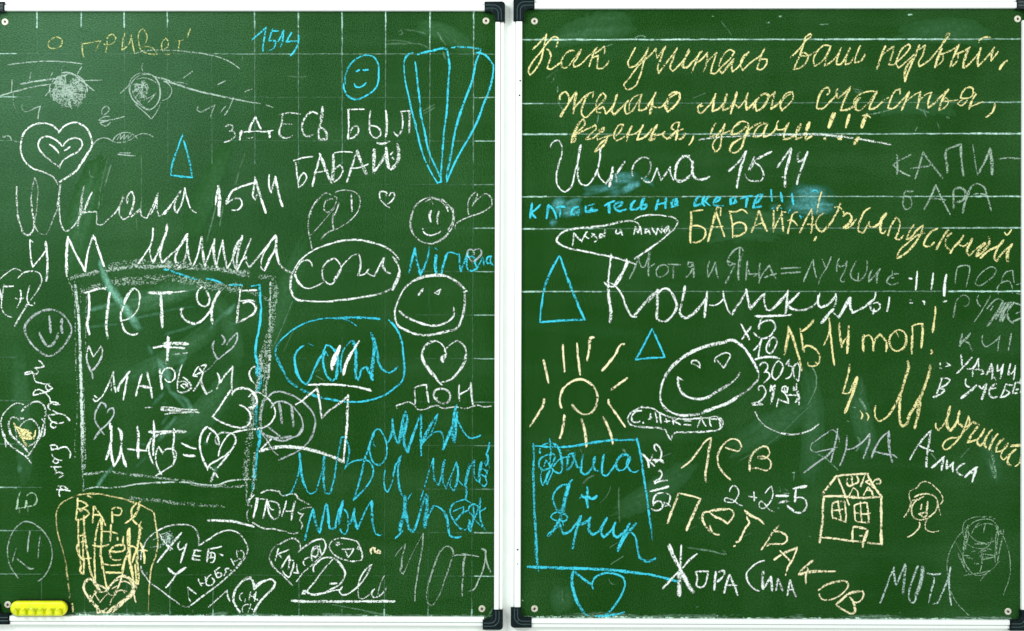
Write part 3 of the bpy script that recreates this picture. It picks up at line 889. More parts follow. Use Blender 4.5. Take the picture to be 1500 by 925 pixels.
('L', 'chalk_writing', 'bold white names and sums inside the grey rectangle', 'white', """
4 0.9 520 1717 523 1827 513 1907 527 1963
3 0.85 500 1717 547 1703 623 1687
2 0.8 527 1710 580 1690 620 1697
4.6 0.9 643 1717 630 1827 623 1907 630 1983
2.4 0.85 713 1833 747 1747 780 1700 807 1700 817 1740 807 1813 767 1860 707 1880
2.6 0.85 727 1773 753 1720 787 1690 813 1713 817 1760
3.2 0.9 710 1827 713 1893 740 1947 780 1963 807 1953
5 0.8 873 1717 933 1718 1000 1717
5.6 0.82 943 1720 947 1813 952 1920
3.6 0.9 900 2040 947 2030 1000 2020
5.4 0.85 987 1973 983 2053 979 2133
3.4 0.9 960 1715 1027 1712 1093 1707
3.2 0.9 1193 1680 1220 1727 1227 1773 1207 1797 1173 1787 1153 1747 1167 1700 1193 1680
4.4 0.85 1287 1710 1247 1787 1240 1847 1247 1897
4 0.9 1247 1780 1220 1840 1140 1897 1093 1880 1063 1840 1063 1813 1080 1807
2.6 0.8 1405 1697 1403 1767
4 0.7 1400 1773 1393 1833 1390 1890
2.8 0.85 1405 1707 1453 1703 1507 1700
2.4 0.85 1407 1767 1453 1760 1497 1767
3.4 0.9 1427 1777 1467 1770 1493 1793 1493 1827 1453 1860 1380 1893
2.6 0.7 1500 1793 1497 1827 1467 1853
4.8 0.85 987 1973 983 2060 977 2133
5 0.75 960 2013 1027 2013 1103 2017
3.4 0.75 960 2033 1020 2037 1080 2040
2.2 0.5 1020 2075 1060 2073 1097 2068
2.8 0.85 552 2320 568 2331
3 0.88 549 2339 560 2352 592 2331 619 2288 645 2229 664 2181
3.4 0.85 664 2179 669 2235 677 2299
3 0.85 677 2299 693 2272 731 2213 763 2176
3.2 0.85 747 2208 736 2267 725 2344
2 0.5 651 2240 653 2293
3 0.8 693 2293 699 2261 741 2208
4.6 0.95 645 2485 653 2539 651 2572
4 0.92 696 2512 712 2539 715 2572
2.6 0.85 797 2315 805 2299
3.2 0.9 832 2197 813 2256 798 2323
3.2 0.9 861 2184 877 2251 891 2331
4 0.85 821 2264 888 2272
4 0.85 936 2165 941 2219 949 2280
2.6 0.85 947 2224 957 2176 979 2157 1011 2165 1024 2187 1016 2229 989 2240 968 2224
2.6 0.8 1067 2139 1051 2187 1040 2251 1040 2293
2.8 0.8 1040 2293 1075 2301 1107 2288 1123 2267 1107 2240 1075 2213
2.4 0.8 1048 2240 1080 2235 1101 2251 1080 2277 1059 2261 1080 2251 1101 2267
2.6 0.8 1163 2149 1141 2181 1133 2203 1155 2208
3 0.9 1163 2149 1176 2171 1187 2187
3 0.9 1144 2197 1187 2181
3 0.9 1181 2144 1208 2141 1203 2155
2.8 0.8 1197 2160 1187 2192 1133 2293
3.4 0.8 1187 2192 1181 2245 1192 2277 1213 2312
2.2 0.8 1213 2309 1243 2291
2.8 0.8 1275 2187 1285 2213 1269 2280
3 0.9 1285 2208 1293 2240 1325 2192 1363 2155
3.2 0.75 1363 2144 1360 2197 1360 2315
2.6 0.8 1496 2149 1469 2165 1461 2197 1475 2229 1488 2248
1.8 0.6 851 2389 893 2388
5.6 0.6 947 2400 1000 2403 1048 2411 1091 2419
2.4 0.8 944 2387 995 2388 1080 2400 1155 2403
3.4 0.6 1080 2419 1133 2413 1168 2421
2.4 0.7 968 2429 1016 2421 1091 2421
3.4 0.92 803 2507 811 2528 811 2572
2.6 0.85 900 2467 901 2517 901 2572
5.6 0.7 872 2531 941 2531 1016 2531 1088 2531
2.4 0.85 899 2568 931 2549 973 2539
2.6 0.8 1020 2512 1021 2572
4.6 0.95 643 2485 653 2555 648 2608 621 2693
4 0.92 648 2608 656 2677 669 2733
4 0.92 669 2731 699 2677 709 2619 709 2560 699 2515
4.6 0.92 709 2629 725 2693 739 2733
3 0.9 749 2632 800 2637
3 0.9 760 2635 813 2639 859 2643
4.2 0.92 805 2501 811 2576 808 2629 811 2683
2.2 0.85 856 2643 875 2592 899 2560 936 2544 984 2539
3.6 0.88 901 2480 904 2533 899 2613 899 2667
3.6 0.85 888 2571 875 2603 877 2667 901 2723
3.2 0.8 1020 2512 1019 2576 1013 2640 1021 2693 1013 2731
2.6 0.85 947 2781 920 2725 912 2683 920 2640 931 2619 944 2640 952 2661 973 2635 1011 2632 1032 2656 1029 2688 1011 2725 973 2752 915 2789
3 0.9 1064 2597 1101 2616 1147 2632
4 0.9 1075 2667 1101 2671 1140 2671
3 0.9 1235 2533 1216 2576 1213 2592
3.6 0.9 1216 2747 1187 2683 1171 2608 1181 2544 1213 2501 1240 2517 1267 2544 1280 2576 1285 2608
3 0.9 1283 2608 1264 2592 1264 2565 1283 2541 1325 2536 1368 2549 1381 2571 1368 2619 1336 2656 1283 2693 1224 2733 1216 2757
2.6 0.85 1280 2672 1288 2635 1315 2581 1341 2549 1373 2533 1416 2525
3.6 0.7 1277 2741 1320 2688 1352 2645
3 0.8 1224 2736 1256 2757
3.6 0.6 1256 2768 1235 2821
2.6 0.7 1259 2771 1277 2800
"""),
('L', 'chalk_smudges', 'wiped pale streaks across the grey rectangle', 'teal', """
4 0.6 580 1520 593 1560 600 1627
6 0.6 580 1533 613 1613 647 1687 687 1776
8 0.7 600 1613 653 1707 707 1780 753 1847
7 0.7 667 1680 733 1800 787 1873 827 1953
4 0.6 707 1773 767 1873 813 1940
5 0.3 467 1847 567 1807 687 1780
3 0.25 487 1927 567 1913 687 1900
2.4 0.25 753 1760 887 1740
2.6 0.3 800 1867 867 1850 933 1837
7 0.3 920 2100 947 2147 960 2180
5 0.22 867 2020 893 2080
2 0.2 840 1920 853 1930
2 0.25 960 1827 1060 1807 1153 1800
3 0.25 960 1963 1060 1933 1153 1907
2.4 0.3 1227 1933 1293 1860 1367 1793
5 0.25 1320 1860 1360 1813 1387 1773
1.6 0.4 1347 1900 1400 1893
2 0.3 1007 2080 1093 2080
4 0.2 1027 2153 1067 2113 1093 2087
2.4 0.25 1507 1840 1547 1847
1.6 0.3 1093 1707 1180 1693 1393 1710
5 0.35 920 2133 968 2213 984 2240
5 0.35 941 2112 973 2160 1011 2219
6 0.25 995 2293 1059 2336
3 0.3 989 2288 1048 2347 1091 2400
5 0.35 1048 2315 1091 2347 1117 2400 1128 2448
3 0.3 1091 2091 1048 2165 1027 2187
4 0.25 973 2293 920 2347 877 2400
1.8 0.35 979 2355 947 2373
3 0.3 989 2432 952 2485
2.4 0.5 1029 2445 1000 2485 973 2512
5 0.25 973 2240 995 2283
6 0.35 963 2187 995 2235
4 0.3 989 2496 957 2544 925 2597
2 0.25 861 2672 792 2741
2 0.3 813 2603 856 2608
4 0.4 1203 2587 1208 2608
4 0.35 1261 2736 1267 2763
3 0.4 661 2736 629 2773
3 0.75 629 2773 597 2811 573 2851
4 0.3 117 2725 115 2773
"""),
('L', 'chalk_heart', 'white heart with letters at the left edge', 'white', """
2.2 0.8 0 1637 40 1603 90 1575 123 1590
2.2 0.8 -3 1693 10 1760 10 1807 27 1840 70 1860
2 0.8 20 1670 17 1713 10 1767
2.4 0.8 20 1681 80 1678
2 0.75 90 1747 113 1753 140 1748
2.2 0.8 120 1703 123 1747 100 1803
2.4 0.75 177 1677 163 1720 160 1760 173 1787 197 1787 203 1772
2.2 0.65 107 1630 140 1600 187 1590 227 1600 247 1640 233 1680 200 1733 173 1767
3 0.7 173 1767 127 1840 83 1917
"""),
('L', 'chalk_smiley', 'grey smiling face left of the rectangle', 'lilac', """
3.4 0.6 333 2067 313 2080 287 2087 227 2057 173 2000 150 1953
4.4 0.55 150 1960 147 1913 187 1860 253 1823 300 1815
3 0.6 300 1815 353 1833 393 1873 417 1920 420 1947
3.6 0.6 420 1947 393 2000 337 2067
3.6 0.65 290 1853 293 1900 297 1950
5 0.6 363 1870 360 1907 367 1950
4.2 0.6 230 1947 247 1987 287 2030 320 2007 340 1953
"""),
('L', 'chalk_heart', 'narrow white heart inside the rectangle', 'white', """
2 0.7 547 2090 533 2060 520 2030 507 2087 513 2133 533 2177 567 2140 593 2093 600 2057 592 2027 573 2060 547 2090
"""),
('L', 'chalk_heart', 'lilac heart under the last letter in the rectangle', 'lilac', """
3.4 0.6 1257 2000 1247 2040 1260 2080 1277 2107
2.4 0.75 1277 2107 1320 2073 1367 2033 1390 1987 1390 1953 1360 1980 1327 2023
3 0.6 1300 1967 1317 2000 1303 2020
1.6 0.4 1273 2107 1240 2147 1200 2180
"""),
('L', 'chalk_speech_bubble', 'thin grey speech bubble with a letter and a dash', 'white', """
2 0.45 1820 1257 1833 1213 1867 1167 1907 1133 1940 1143
1.6 0.45 1947 1167 1913 1180 1897 1207 1900 1233 1920 1247 1960 1220
2 0.5 1870 1160 1827 1220 1807 1293 1807 1353 1820 1413 1830 1470
1.6 0.45 1953 1167 1913 1173 1897 1213 1913 1247 1940 1233 1960 1207
1.3 0.35 1960 1220 1893 1300 1820 1380
2.4 0.4 1953 1253 1950 1307 1957 1347
2.2 0.45 1880 1407 1913 1370 1960 1347
1.6 0.5 1960 1130 1987 1119 2033 1115 2080 1127 2107 1153 2110 1187 2097 1240 2067 1280 2013 1320 1960 1350
2.6 0.65 2060 1140 2060 1193 2063 1240
1.6 0.45 1960 1153 1973 1160 1970 1187 1960 1207
2.4 0.6 1987 1193 1973 1227 1960 1260
"""),
('L', 'chalk_heart', 'tiny white heart', 'white', """
2.4 0.75 2263 1147 2267 1130 2253 1125 2227 1127 2225 1153 2247 1193 2283 1217
2.4 0.75 2283 1147 2293 1130 2307 1130 2312 1143 2300 1173 2273 1197
"""),
('L', 'chalk_smiley', 'thin round grey smiling face', 'white', """
2 0.6 2493 1163 2453 1187 2420 1233 2405 1287 2407 1340 2433 1387 2480 1420 2527 1428 2580 1413 2627 1373 2657 1313 2653 1247 2620 1193 2573 1170 2520 1159 2493 1163
2 0.6 2493 1183 2527 1167 2580 1180 2613 1213 2627 1240
4 0.5 2650 1220 2657 1267 2650 1313 2627 1347
2 0.6 2653 1287 2640 1340 2600 1393 2547 1423
2 0.6 2587 1167 2620 1207 2623 1240
1.6 0.5 2427 1220 2413 1267 2410 1333 2427 1380
4 0.65 2527 1237 2517 1273 2525 1300
2.8 0.65 2573 1240 2563 1273 2563 1313
2.4 0.65 2477 1340 2487 1367 2520 1380 2553 1373 2590 1352
1.3 0.35 2527 1173 2540 1200
"""),
('L', 'chalk_heart', 'leaning grey heart at the right edge', 'white', """
2 0.55 2667 1340 2673 1313 2700 1293 2747 1273 2807 1253 2853 1230 2883 1197 2880 1167 2847 1135 2813 1157 2780 1190 2767 1207
2 0.55 2747 1260 2741 1207 2750 1167 2787 1130
3 0.5 2797 1137 2787 1173 2770 1200
"""),
('L', 'chalk_speech_bubble', 'white rounded speech bubble with a handwritten word', 'white', """
2.6 0.8 1960 1423 1893 1443 1833 1470 1780 1507 1740 1553 1713 1600
3.6 0.7 1713 1600 1703 1653 1707 1707 1727 1747 1780 1763
2.6 0.85 1780 1763 1853 1768 1960 1767
3.2 0.75 1960 1423 2013 1410 2080 1407 2173 1420 2260 1450 2307 1483 2337 1520
3 0.75 2303 1507 2333 1560 2343 1607
5 0.65 2340 1613 2323 1653 2303 1697
5 0.65 2340 1600 2320 1653 2307 1680
3.2 0.75 2310 1683 2253 1713 2180 1733 2093 1747 2027 1757 1960 1762
2.6 0.85 1830 1560 1813 1530 1780 1527 1747 1560 1730 1613
4.4 0.75 1730 1613 1743 1647 1773 1680
2.2 0.85 1770 1677 1807 1692 1847 1680 1900 1650
3 0.75 1960 1517 1920 1533 1893 1573 1890 1620 1907 1653
2.4 0.8 1907 1650 1933 1667 1960 1653
2.2 0.8 1960 1513 1987 1540 2000 1573 1980 1620 1960 1650
3 0.8 1957 1643 2000 1573
2.2 0.85 2000 1570 2040 1520 2080 1493 2103 1490
3.2 0.75 2103 1493 2113 1540 2100 1613
2.4 0.8 2097 1613 2120 1613 2160 1577 2153 1593 2173 1613 2197 1620
2.8 0.75 2193 1620 2220 1567 2247 1513
4 0.7 2250 1513 2247 1567 2287 1603
"""),
('L', 'chalk_writing', 'blue word in Latin letters', 'cyan', """
3.4 0.85 2397 1600 2413 1527 2430 1457
3.4 0.85 2430 1457 2447 1540 2465 1613
4 0.85 2463 1613 2493 1547 2517 1450
5 0.85 2557 1500 2550 1547 2555 1603
2 0.5 2550 1453 2557 1463 2563 1467
3.6 0.82 2587 1607 2600 1547 2617 1497
2.4 0.8 2607 1507 2633 1480 2667 1488 2687 1493
3 0.82 2690 1487 2693 1540 2700 1593
3.4 0.82 2700 1593 2720 1540 2743 1480
3 0.8 2787 1540 2773 1507 2747 1507 2733 1547 2743 1580 2767 1590 2787 1560
2.6 0.8 2777 1540 2790 1573 2787 1583
2 0.75 2793 1580 2813 1540 2827 1507
2.4 0.75 2830 1513 2837 1563
3 0.8 2880 1503 2860 1507 2853 1540 2867 1547 2883 1533
2.6 0.8 2880 1500 2880 1547 2890 1557
"""),
('L', 'chalk_heart', 'small lilac heart over the blue word', 'lilac', """
2.2 0.65 2773 1540 2747 1513 2737 1480 2753 1463 2773 1473 2777 1493
3 0.6 2773 1480 2793 1460 2817 1467 2820 1490 2800 1513 2770 1540
"""),
('L', 'chalk_smiley', 'wide white smiling face', 'white', """
3 0.78 2367 1697 2413 1653 2480 1620 2547 1610 2600 1613 2653 1640 2720 1697
3.6 0.75 2427 1647 2480 1627 2547 1617 2613 1620
3 0.8 2613 1620 2680 1653 2733 1707
3 0.75 2720 1710 2737 1707
2.6 0.8 2427 1647 2373 1687 2340 1747 2317 1807
3.6 0.75 2317 1807 2313 1853 2333 1907 2387 1940 2453 1963
4 0.7 2447 1960 2507 1965 2560 1957 2633 1940
3.6 0.65 2633 1940 2680 1920 2707 1867 2720 1800 2723 1720
4 0.75 2453 1730 2470 1710 2480 1693
2.4 0.75 2547 1717 2583 1697 2570 1727 2550 1717 2573 1710
3.6 0.85 2340 1823 2387 1863 2453 1890 2533 1910 2587 1903 2633 1880 2660 1853
3 0.75 2660 1800 2660 1847
"""),
('L', 'chalk_heart', 'tall white heart under the wide face', 'white', """
5 0.8 2613 2073 2593 2113
2.4 0.8 2610 2067 2580 2013 2547 1997
4 0.7 2547 1997 2493 2027 2473 2073 2487 2133 2520 2180 2560 2220
2.2 0.8 2603 2060 2640 2020 2680 1997
3 0.75 2680 1997 2720 2027 2733 2080 2713 2147 2680 2187 2643 2220
5 0.68 2472 2080 2491 2133 2523 2176 2555 2213
3.6 0.8 2549 2208 2576 2245 2589 2256
2.4 0.8 2587 2240 2624 2232 2661 2213
4 0.75 2656 2216 2693 2171 2720 2117 2728 2080
5 0.8 2613 2080 2589 2101 2597 2120
"""),
('L', 'chalk_speech_bubble', 'blue rounded speech bubble with a handwritten word', 'cyan', """
2.6 0.75 1960 1865 1880 1870 1793 1893 1707 1940 1647 1993
3.4 0.6 1647 1993 1617 2047 1620 2107
2 0.5 1620 2107 1647 2160 1680 2217
3 0.85 1780 2027 1740 2060 1727 2093
4.6 0.85 1727 2093 1733 2160 1753 2220
1.8 0.4 1807 2013 1833 2027
3 0.85 1820 2217 1853 2140 1907 2060
3.6 0.8 1907 2060 1893 2113 1903 2167 1927 2217
3 0.85 1893 2067 1913 2023 1940 2033 1960 2060
1.8 0.7 1910 2060 1923 2087
4 0.7 1960 1867 2027 1863 2127 1863 2227 1870
2 0.7 2013 1870 2053 1887 2087 1910
3.4 0.82 2280 1877 2323 1927 2353 2000 2363 2080 2370 2167 2363 2217
4 0.75 1960 2047 1980 2093 1973 2167 1970 2220
2.6 0.75 2000 2187 1997 2120 2020 2040 2060 1997
5.4 0.72 2067 2000 2087 2067 2083 2133 2087 2217
3 0.7 2110 2217 2127 2160 2147 2150
4 0.8 2147 2150 2167 2193 2180 2217
5.6 0.75 2173 1953 2190 2000 2187 2100 2177 2217
3.2 0.75 2190 1980 2210 2053 2220 2120
2.2 0.8 2217 2127 2247 2173 2280 2185 2330 2150
3.6 0.45 1613 2080 1645 2139 1667 2187
2 0.6 1640 2133 1672 2197
5 0.4 1683 2219 1709 2245 1741 2267
5 0.5 1763 2283 1811 2304 1853 2323
4.4 0.7 1853 2323 1907 2336 1976 2347
3 0.82 1976 2349 2067 2357 2163 2347 2227 2328 2280 2304
3.4 0.85 1728 2080 1731 2144 1747 2197 1773 2240 1795 2251 1811 2235 1837 2171 1885 2080
4 0.8 1893 2080 1901 2160 1923 2213 1949 2232 1968 2213 1976 2144 1981 2080
2.4 0.7 2005 2080 1997 2133 2000 2187
5 0.7 2085 2080 2085 2176
2 0.8 2085 2176 2091 2213 2099 2227 2109 2203 2125 2160 2147 2147
4.8 0.85 2147 2149 2168 2192 2184 2227
5 0.8 2187 2080 2179 2160 2179 2224
2.6 0.6 2211 2080 2221 2123 2248 2165 2280 2184
2.4 0.75 2208 2080 2224 2139 2256 2176 2283 2184 2304 2171 2333 2149
3 0.82 2363 2080 2371 2144 2368 2197 2352 2240 2309 2277 2256 2315 2203 2336 2160 2344
"""),
('L', 'chalk_slashes', 'bold white slashes and underline over the blue bubble', 'white', """
4.8 0.95 2013 2197 2033 2120 2067 2060
3 0.9 2067 2060 2103 2000
5.4 0.95 1953 2140 1973 2080 1993 2030
3.4 0.95 1808 2256 1907 2253 2013 2259 2093 2269 2173 2291
4 0.9 2109 2272 2168 2285
4.6 0.92 1981 2059 1944 2133 1949 2168
4.6 0.95 2056 2069 2024 2144 2013 2197
"""),
('L', 'chalk_writing', 'white handwriting running down the left edge', 'white', """
2.4 0.82 227 2115 251 2133 259 2149 235 2155 205 2157 219 2168 224 2181 213 2192 195 2189 189 2181 165 2181 147 2187 149 2195 171 2192 189 2184
2.4 0.82 197 2195 203 2219 208 2235 235 2245 267 2251 296 2248
2.4 0.82 277 2251 269 2267 277 2283 307 2277 283 2256
2.4 0.82 277 2288 293 2291 267 2299 197 2315 203 2291 224 2283 256 2296 277 2315 293 2336 299 2357 320 2357 349 2371 320 2371 301 2363 283 2379 283 2387 320 2411 341 2424 283 2435
2.4 0.82 341 2424 373 2432 392 2443 408 2461
3.4 0.85 395 2445 408 2464
2.4 0.82 285 2443 299 2464 320 2477 373 2475
2.4 0.82 331 2477 299 2485 299 2496 315 2507 328 2501
2.4 0.82 296 2611 320 2608 333 2616 339 2629 304 2637 299 2619
2.4 0.82 339 2632 368 2621 389 2621 408 2645 410 2683
2.4 0.82 307 2664 315 2680 341 2696 363 2699
2.4 0.82 320 2693 312 2704 325 2715 341 2709 339 2701
2.4 0.82 299 2736 331 2736 363 2739
2.4 0.82 320 2736 323 2752 331 2763 325 2776 352 2768 373 2784 347 2800
2.4 0.82 341 2848 363 2848 395 2864 363 2869 352 2853
2.4 0.82 333 2869 373 2872 411 2877
2.4 0.82 352 2872 347 2891 352 2909
"""),
('L', 'chalk_heart', 'white double heart at the left edge', 'white', """
2.2 0.68 139 2372 91 2367 48 2395 16 2437 5 2475 11 2517 27 2572
3 0.7 128 2413 160 2379 208 2355 235 2357 261 2384 268 2421 261 2464 251 2507 235 2560
2.2 0.68 245 2459 261 2475 264 2507 259 2555
2.6 0.65 115 2469 96 2448 75 2445 56 2464 51 2507 59 2544 85 2572
2.6 0.75 117 2501 149 2469 181 2456 213 2480 232 2512 232 2544 219 2572
4 0.6 123 2453 139 2451
2.2 0.68 91 2512 96 2544 99 2572
3 0.7 16 2523 32 2576 59 2608 107 2645 155 2677 184 2715
2.2 0.68 29 2539 32 2576 35 2619
3 0.75 56 2512 69 2549 107 2587 144 2624 171 2656
2.4 0.7 229 2523 229 2555 208 2608 187 2645 160 2680
2.4 0.7 219 2581 197 2600 165 2616
2.2 0.68 259 2496 261 2533 253 2560
2.4 0.6 248 2528 235 2560 219 2587
"""),
('L', 'chalk_scribble', 'yellow scribble filling the heart at the left edge', 'yellow', """
3 0.85 80 2480 101 2512 117 2544 139 2581 160 2619
3 0.85 85 2501 117 2512 160 2549 200 2573
R 147 2544 40 27 26 2.2 0.8
3 0.85 123 2560 160 2571 187 2571 208 2523
"""),
('L', 'chalk_heart', 'two lilac hearts along the left side of the rectangle', 'lilac', """
2.8 0.75 507 2080 512 2117 536 2176 544 2221
2.8 0.75 600 2080 581 2128 539 2176
2.8 0.8 621 2389 613 2368 597 2360 576 2389 557 2427 560 2469 587 2515 611 2547
2.6 0.8 629 2421 640 2400 664 2392 669 2416 651 2459 619 2496 592 2517 555 2571
2.8 0.75 592 2520 552 2576
"""),
('L', 'chalk_heart', 'white overlapping hearts at the right side of the rectangle', 'white', """
3 0.85 1352 2288 1299 2368 1248 2443 1299 2475 1368 2501 1416 2507 1453 2493 1469 2464 1459 2416 1437 2389 1400 2373
3.4 0.85 1360 2309 1384 2283 1421 2275 1469 2288 1501 2320 1507 2352 1491 2384 1453 2397
2.8 0.85 1459 2325 1480 2307 1512 2301 1544 2315 1576 2341 1603 2379 1613 2421 1597 2464 1565 2496 1523 2512 1480 2517
3 0.85 1459 2389 1480 2384 1504 2357 1501 2331 1480 2309
2.6 0.85 1373 2533 1427 2523 1507 2512 1560 2499
"""),
('L', 'chalk_smiley', 'lilac and white ring face beside the rectangle', 'lilac', """
3 0.75 1571 2331 1603 2301 1645 2296 1693 2309 1747 2336 1795 2373 1827 2411 1848 2464 1843 2517 1816 2572
3 0.8 1589 2389 1603 2368 1645 2352 1693 2368 1736 2405 1768 2453 1773 2501 1757 2533 1736 2555
2.6 0.6 1576 2501 1603 2528 1635 2555
4.6 0.6 1635 2363 1645 2421 1653 2480
4.6 0.6 1709 2379 1715 2443 1720 2501
3 0.55 1533 2533 1528 2464 1533 2411 1560 2341 1576 2325
3 0.75 1773 2480 1773 2512 1757 2544 1725 2560
5 0.65 1560 2555 1603 2568 1651 2565 1704 2557
3 0.75 1597 2571 1683 2579 1720 2560
3 0.7 1848 2480 1837 2533 1811 2587 1768 2629 1725 2656
3 0.6 1731 2653 1683 2675 1635 2696
3 0.6 1571 2501 1603 2528 1640 2555
2.4 0.6 1528 2533 1560 2576 1587 2619 1608 2651 1629 2667
2.4 0.7 1531 2531 1555 2549 1603 2560
"""),
('L', 'chalk_crown_drawing', 'bold white crown outline', 'white', """
3.2 0.85 1733 2372 1768 2352 1811 2315 1853 2280
3.6 0.82 1856 2269 1869 2336 1885 2453
4 0.75 1885 2453 1933 2405 1987 2368 2040 2320
4 0.82 2040 2315 2037 2400 2032 2496 2027 2572
4 0.85 2035 2480 2024 2587 2013 2709
5.4 0.75 2016 2709 1933 2672 1853 2645 1747 2624 1667 2619 1587 2627 1523 2645
3.6 0.7 1587 2576 1560 2603 1523 2640
"""),
('L', 'chalk_writing', 'white capitals ПОН over a wavy line', 'white', """
2.6 0.72 2432 2373 2433 2325 2427 2277
2.6 0.72 2427 2276 2459 2261 2496 2256
3 0.75 2499 2256 2504 2309 2512 2360
3.2 0.72 2563 2331 2555 2341 2541 2320 2549 2293 2581 2280 2613 2285 2637 2309 2635 2341 2613 2365 2576 2360 2555 2341
2.6 0.72 2692 2259 2688 2304 2693 2349
3 0.75 2685 2315 2720 2299 2757 2272
3.6 0.75 2760 2245 2763 2320 2771 2376
2.2 0.75 2325 2395 2323 2381 2357 2368 2397 2355 2427 2373 2448 2400 2480 2400 2533 2381 2560 2376 2592 2392 2640 2389 2672 2384 2725 2395 2768 2384 2795 2376 2832 2384 2877 2380
"""),
('L', 'chalk_writing', 'blue handwriting under the white capitals', 'cyan', """
2.6 0.72 2277 2592 2291 2544 2300 2459 2312 2533 2325 2592
4 0.7 2341 2592 2352 2507 2376 2416
4.2 0.72 2376 2413 2387 2453 2373 2533 2368 2592
2.8 0.72 2411 2592 2437 2507 2464 2432
3.4 0.72 2467 2432 2467 2507 2464 2592
3 0.7 2483 2592 2523 2496 2565 2427
2 0.65 2565 2427 2549 2485 2528 2539
3.2 0.75 2176 2571 2192 2533 2213 2515 2240 2539 2261 2587 2267 2635 2256 2693 2224 2725 2192 2715 2171 2667 2165 2613 2176 2571
2.2 0.4 2187 2587 2192 2608 2203 2619
2 0.7 2272 2592 2288 2571 2301 2501
4 0.72 2301 2501 2315 2560 2336 2600 2347 2576 2352 2480
4.4 0.72 2373 2480 2365 2560 2371 2613 2389 2648 2405 2592 2443 2491
3.4 0.75 2467 2480 2467 2576 2469 2669
3 0.7 2523 2480 2491 2549 2469 2603
2.4 0.68 2469 2613 2512 2560 2555 2531 2581 2531 2597 2560 2592 2629
4.4 0.75 2595 2635 2619 2576 2651 2507 2661 2427 2677 2373
4.6 0.75 2651 2507 2651 2549 2661 2592 2669 2533 2669 2459
3.6 0.8 2680 2413 2672 2480 2669 2572
2.6 0.75 2619 2572 2640 2517 2672 2448
3 0.75 2675 2453 2699 2501 2725 2544 2752 2568 2784 2565 2813 2552
"""),
('L', 'chalk_writing', 'long line of blue handwriting', 'cyan', """
2.8 0.65 1667 2904 1699 2893 1725 2848 1752 2763 1755 2656
4 0.78 1757 2656 1763 2747 1779 2827 1795 2864
2 0.65 1795 2864 1821 2893 1843 2885 1869 2821 1901 2677
4.4 0.78 1901 2677 1896 2773 1899 2853 1907 2891
3 0.7 1907 2891 1928 2893 1949 2843 1971 2720 2000 2565
2.8 0.72 2000 2565 2013 2560 2035 2592 2048 2651 2035 2709 2019 2747
3 0.75 2019 2747 2051 2715 2093 2699 2136 2696 2168 2709 2187 2752 2179 2800 2147 2853 2109 2896 2072 2931
3.2 0.75 2072 2931 2109 2811 2141 2683 2173 2587 2195 2533
2.4 0.75 2259 2755 2253 2843 2261 2875 2272 2883 2288 2853 2304 2789
3.6 0.75 2304 2789 2325 2715 2352 2672
3.6 0.75 2347 2677 2333 2747 2333 2811 2344 2869 2357 2907
2 0.7 2464 2933 2491 2843 2528 2720 2539 2688
3.2 0.7 2539 2688 2541 2768 2547 2816 2571 2843 2587 2789 2608 2696
4 0.7 2605 2699 2592 2779 2597 2827
2.4 0.7 2597 2832 2613 2864 2640 2795 2675 2709
3.4 0.7 2675 2709 2685 2779 2672 2843 2661 2877
2.2 0.65 2661 2877 2640 2848 2645 2811
2.2 0.6 2685 2795 2699 2832 2725 2848
4.6 0.68 2725 2848 2736 2800 2749 2720
3.4 0.68 2731 2853 2733 2891 2728 2933
3.4 0.68 2741 2768 2763 2725 2781 2699
2.4 0.65 2781 2699 2779 2768 2789 2811 2805 2827
5 0.7 2808 2827 2811 2768 2821 2709
2.4 0.7 2827 2747 2853 2779 2843 2795 2821 2779
2.4 0.7 2859 2757 2845 2800 2851 2832 2837 2851 2816 2837
2.4 0.72 2853 2656 2864 2693 2848 2731 2837 2709 2859 2699 2869 2747
3 0.72 2853 2656 2859 2640 2869 2595
3.6 0.75 2851 2661 2861 2693
"""),
('L', 'chalk_speech_bubble', 'thin wavy bubble around the letters ПОН', 'white', """
2.2 0.65 1531 2890 1571 2872 1608 2877 1640 2885 1645 2899 1664 2907 1704 2896 1736 2899 1747 2920 1779 2941 1813 2956
3.2 0.85 1507 2920 1496 2979 1485 3035
2.4 0.8 1512 2931 1507 2957 1496 3000
3 0.85 1496 2920 1533 2925 1568 2925
2.8 0.85 1565 2931 1555 2979 1541 3037
2.8 0.85 1576 2939 1571 2979 1587 3027 1608 3042 1632 3027 1640 2989 1629 2952 1597 2939 1576 2939
2.2 0.8 1576 2947 1584 2979 1595 2989 1603 2989
2.4 0.8 1677 2936 1667 2979 1651 3027
2.2 0.8 1664 2992 1688 2997 1715 2995
3.2 0.85 1731 2939 1717 2989 1707 3048
2.2 0.65 1480 3061 1512 3080 1549 3099 1597 3099 1640 3109 1677 3115 1696 3125 1749 3120
2.2 0.65 1747 3003 1763 3013 1779 3013
2.2 0.65 1776 3019 1757 3048 1771 3075 1765 3101
1.4 0.5 1760 2987 1789 2976 1827 2973
2 0.7 1736 2904 1747 2920
3 0.8 1480 3080 1485 3088
1.8 0.6 1475 2901 1453 2960 1475 2965 1469 2981
1.8 0.6 1456 2987 1448 3029 1459 3056
2.2 0.7 1480 3064 1517 3085 1560 3099
2.4 0.75 1491 2901 1459 2933
2.4 0.7 1528 2891 1555 2880
"""),
('L', 'chalk_scribble', 'small smeared pale green marks', 'palegreen', """
2 0.5 118 2880 109 2915 99 2941
3.4 0.8 107 2928 104 2952 96 2984
3.4 0.8 155 2936 152 2963 147 2976
2 0.6 96 2981 144 2973 195 2963
2 0.55 157 2909 181 2888 203 2893 216 2920
3 0.75 216 2920 213 2947 200 2960
4 0.15 115 2989 115 3005
4 0.15 165 2973 165 3000
"""),
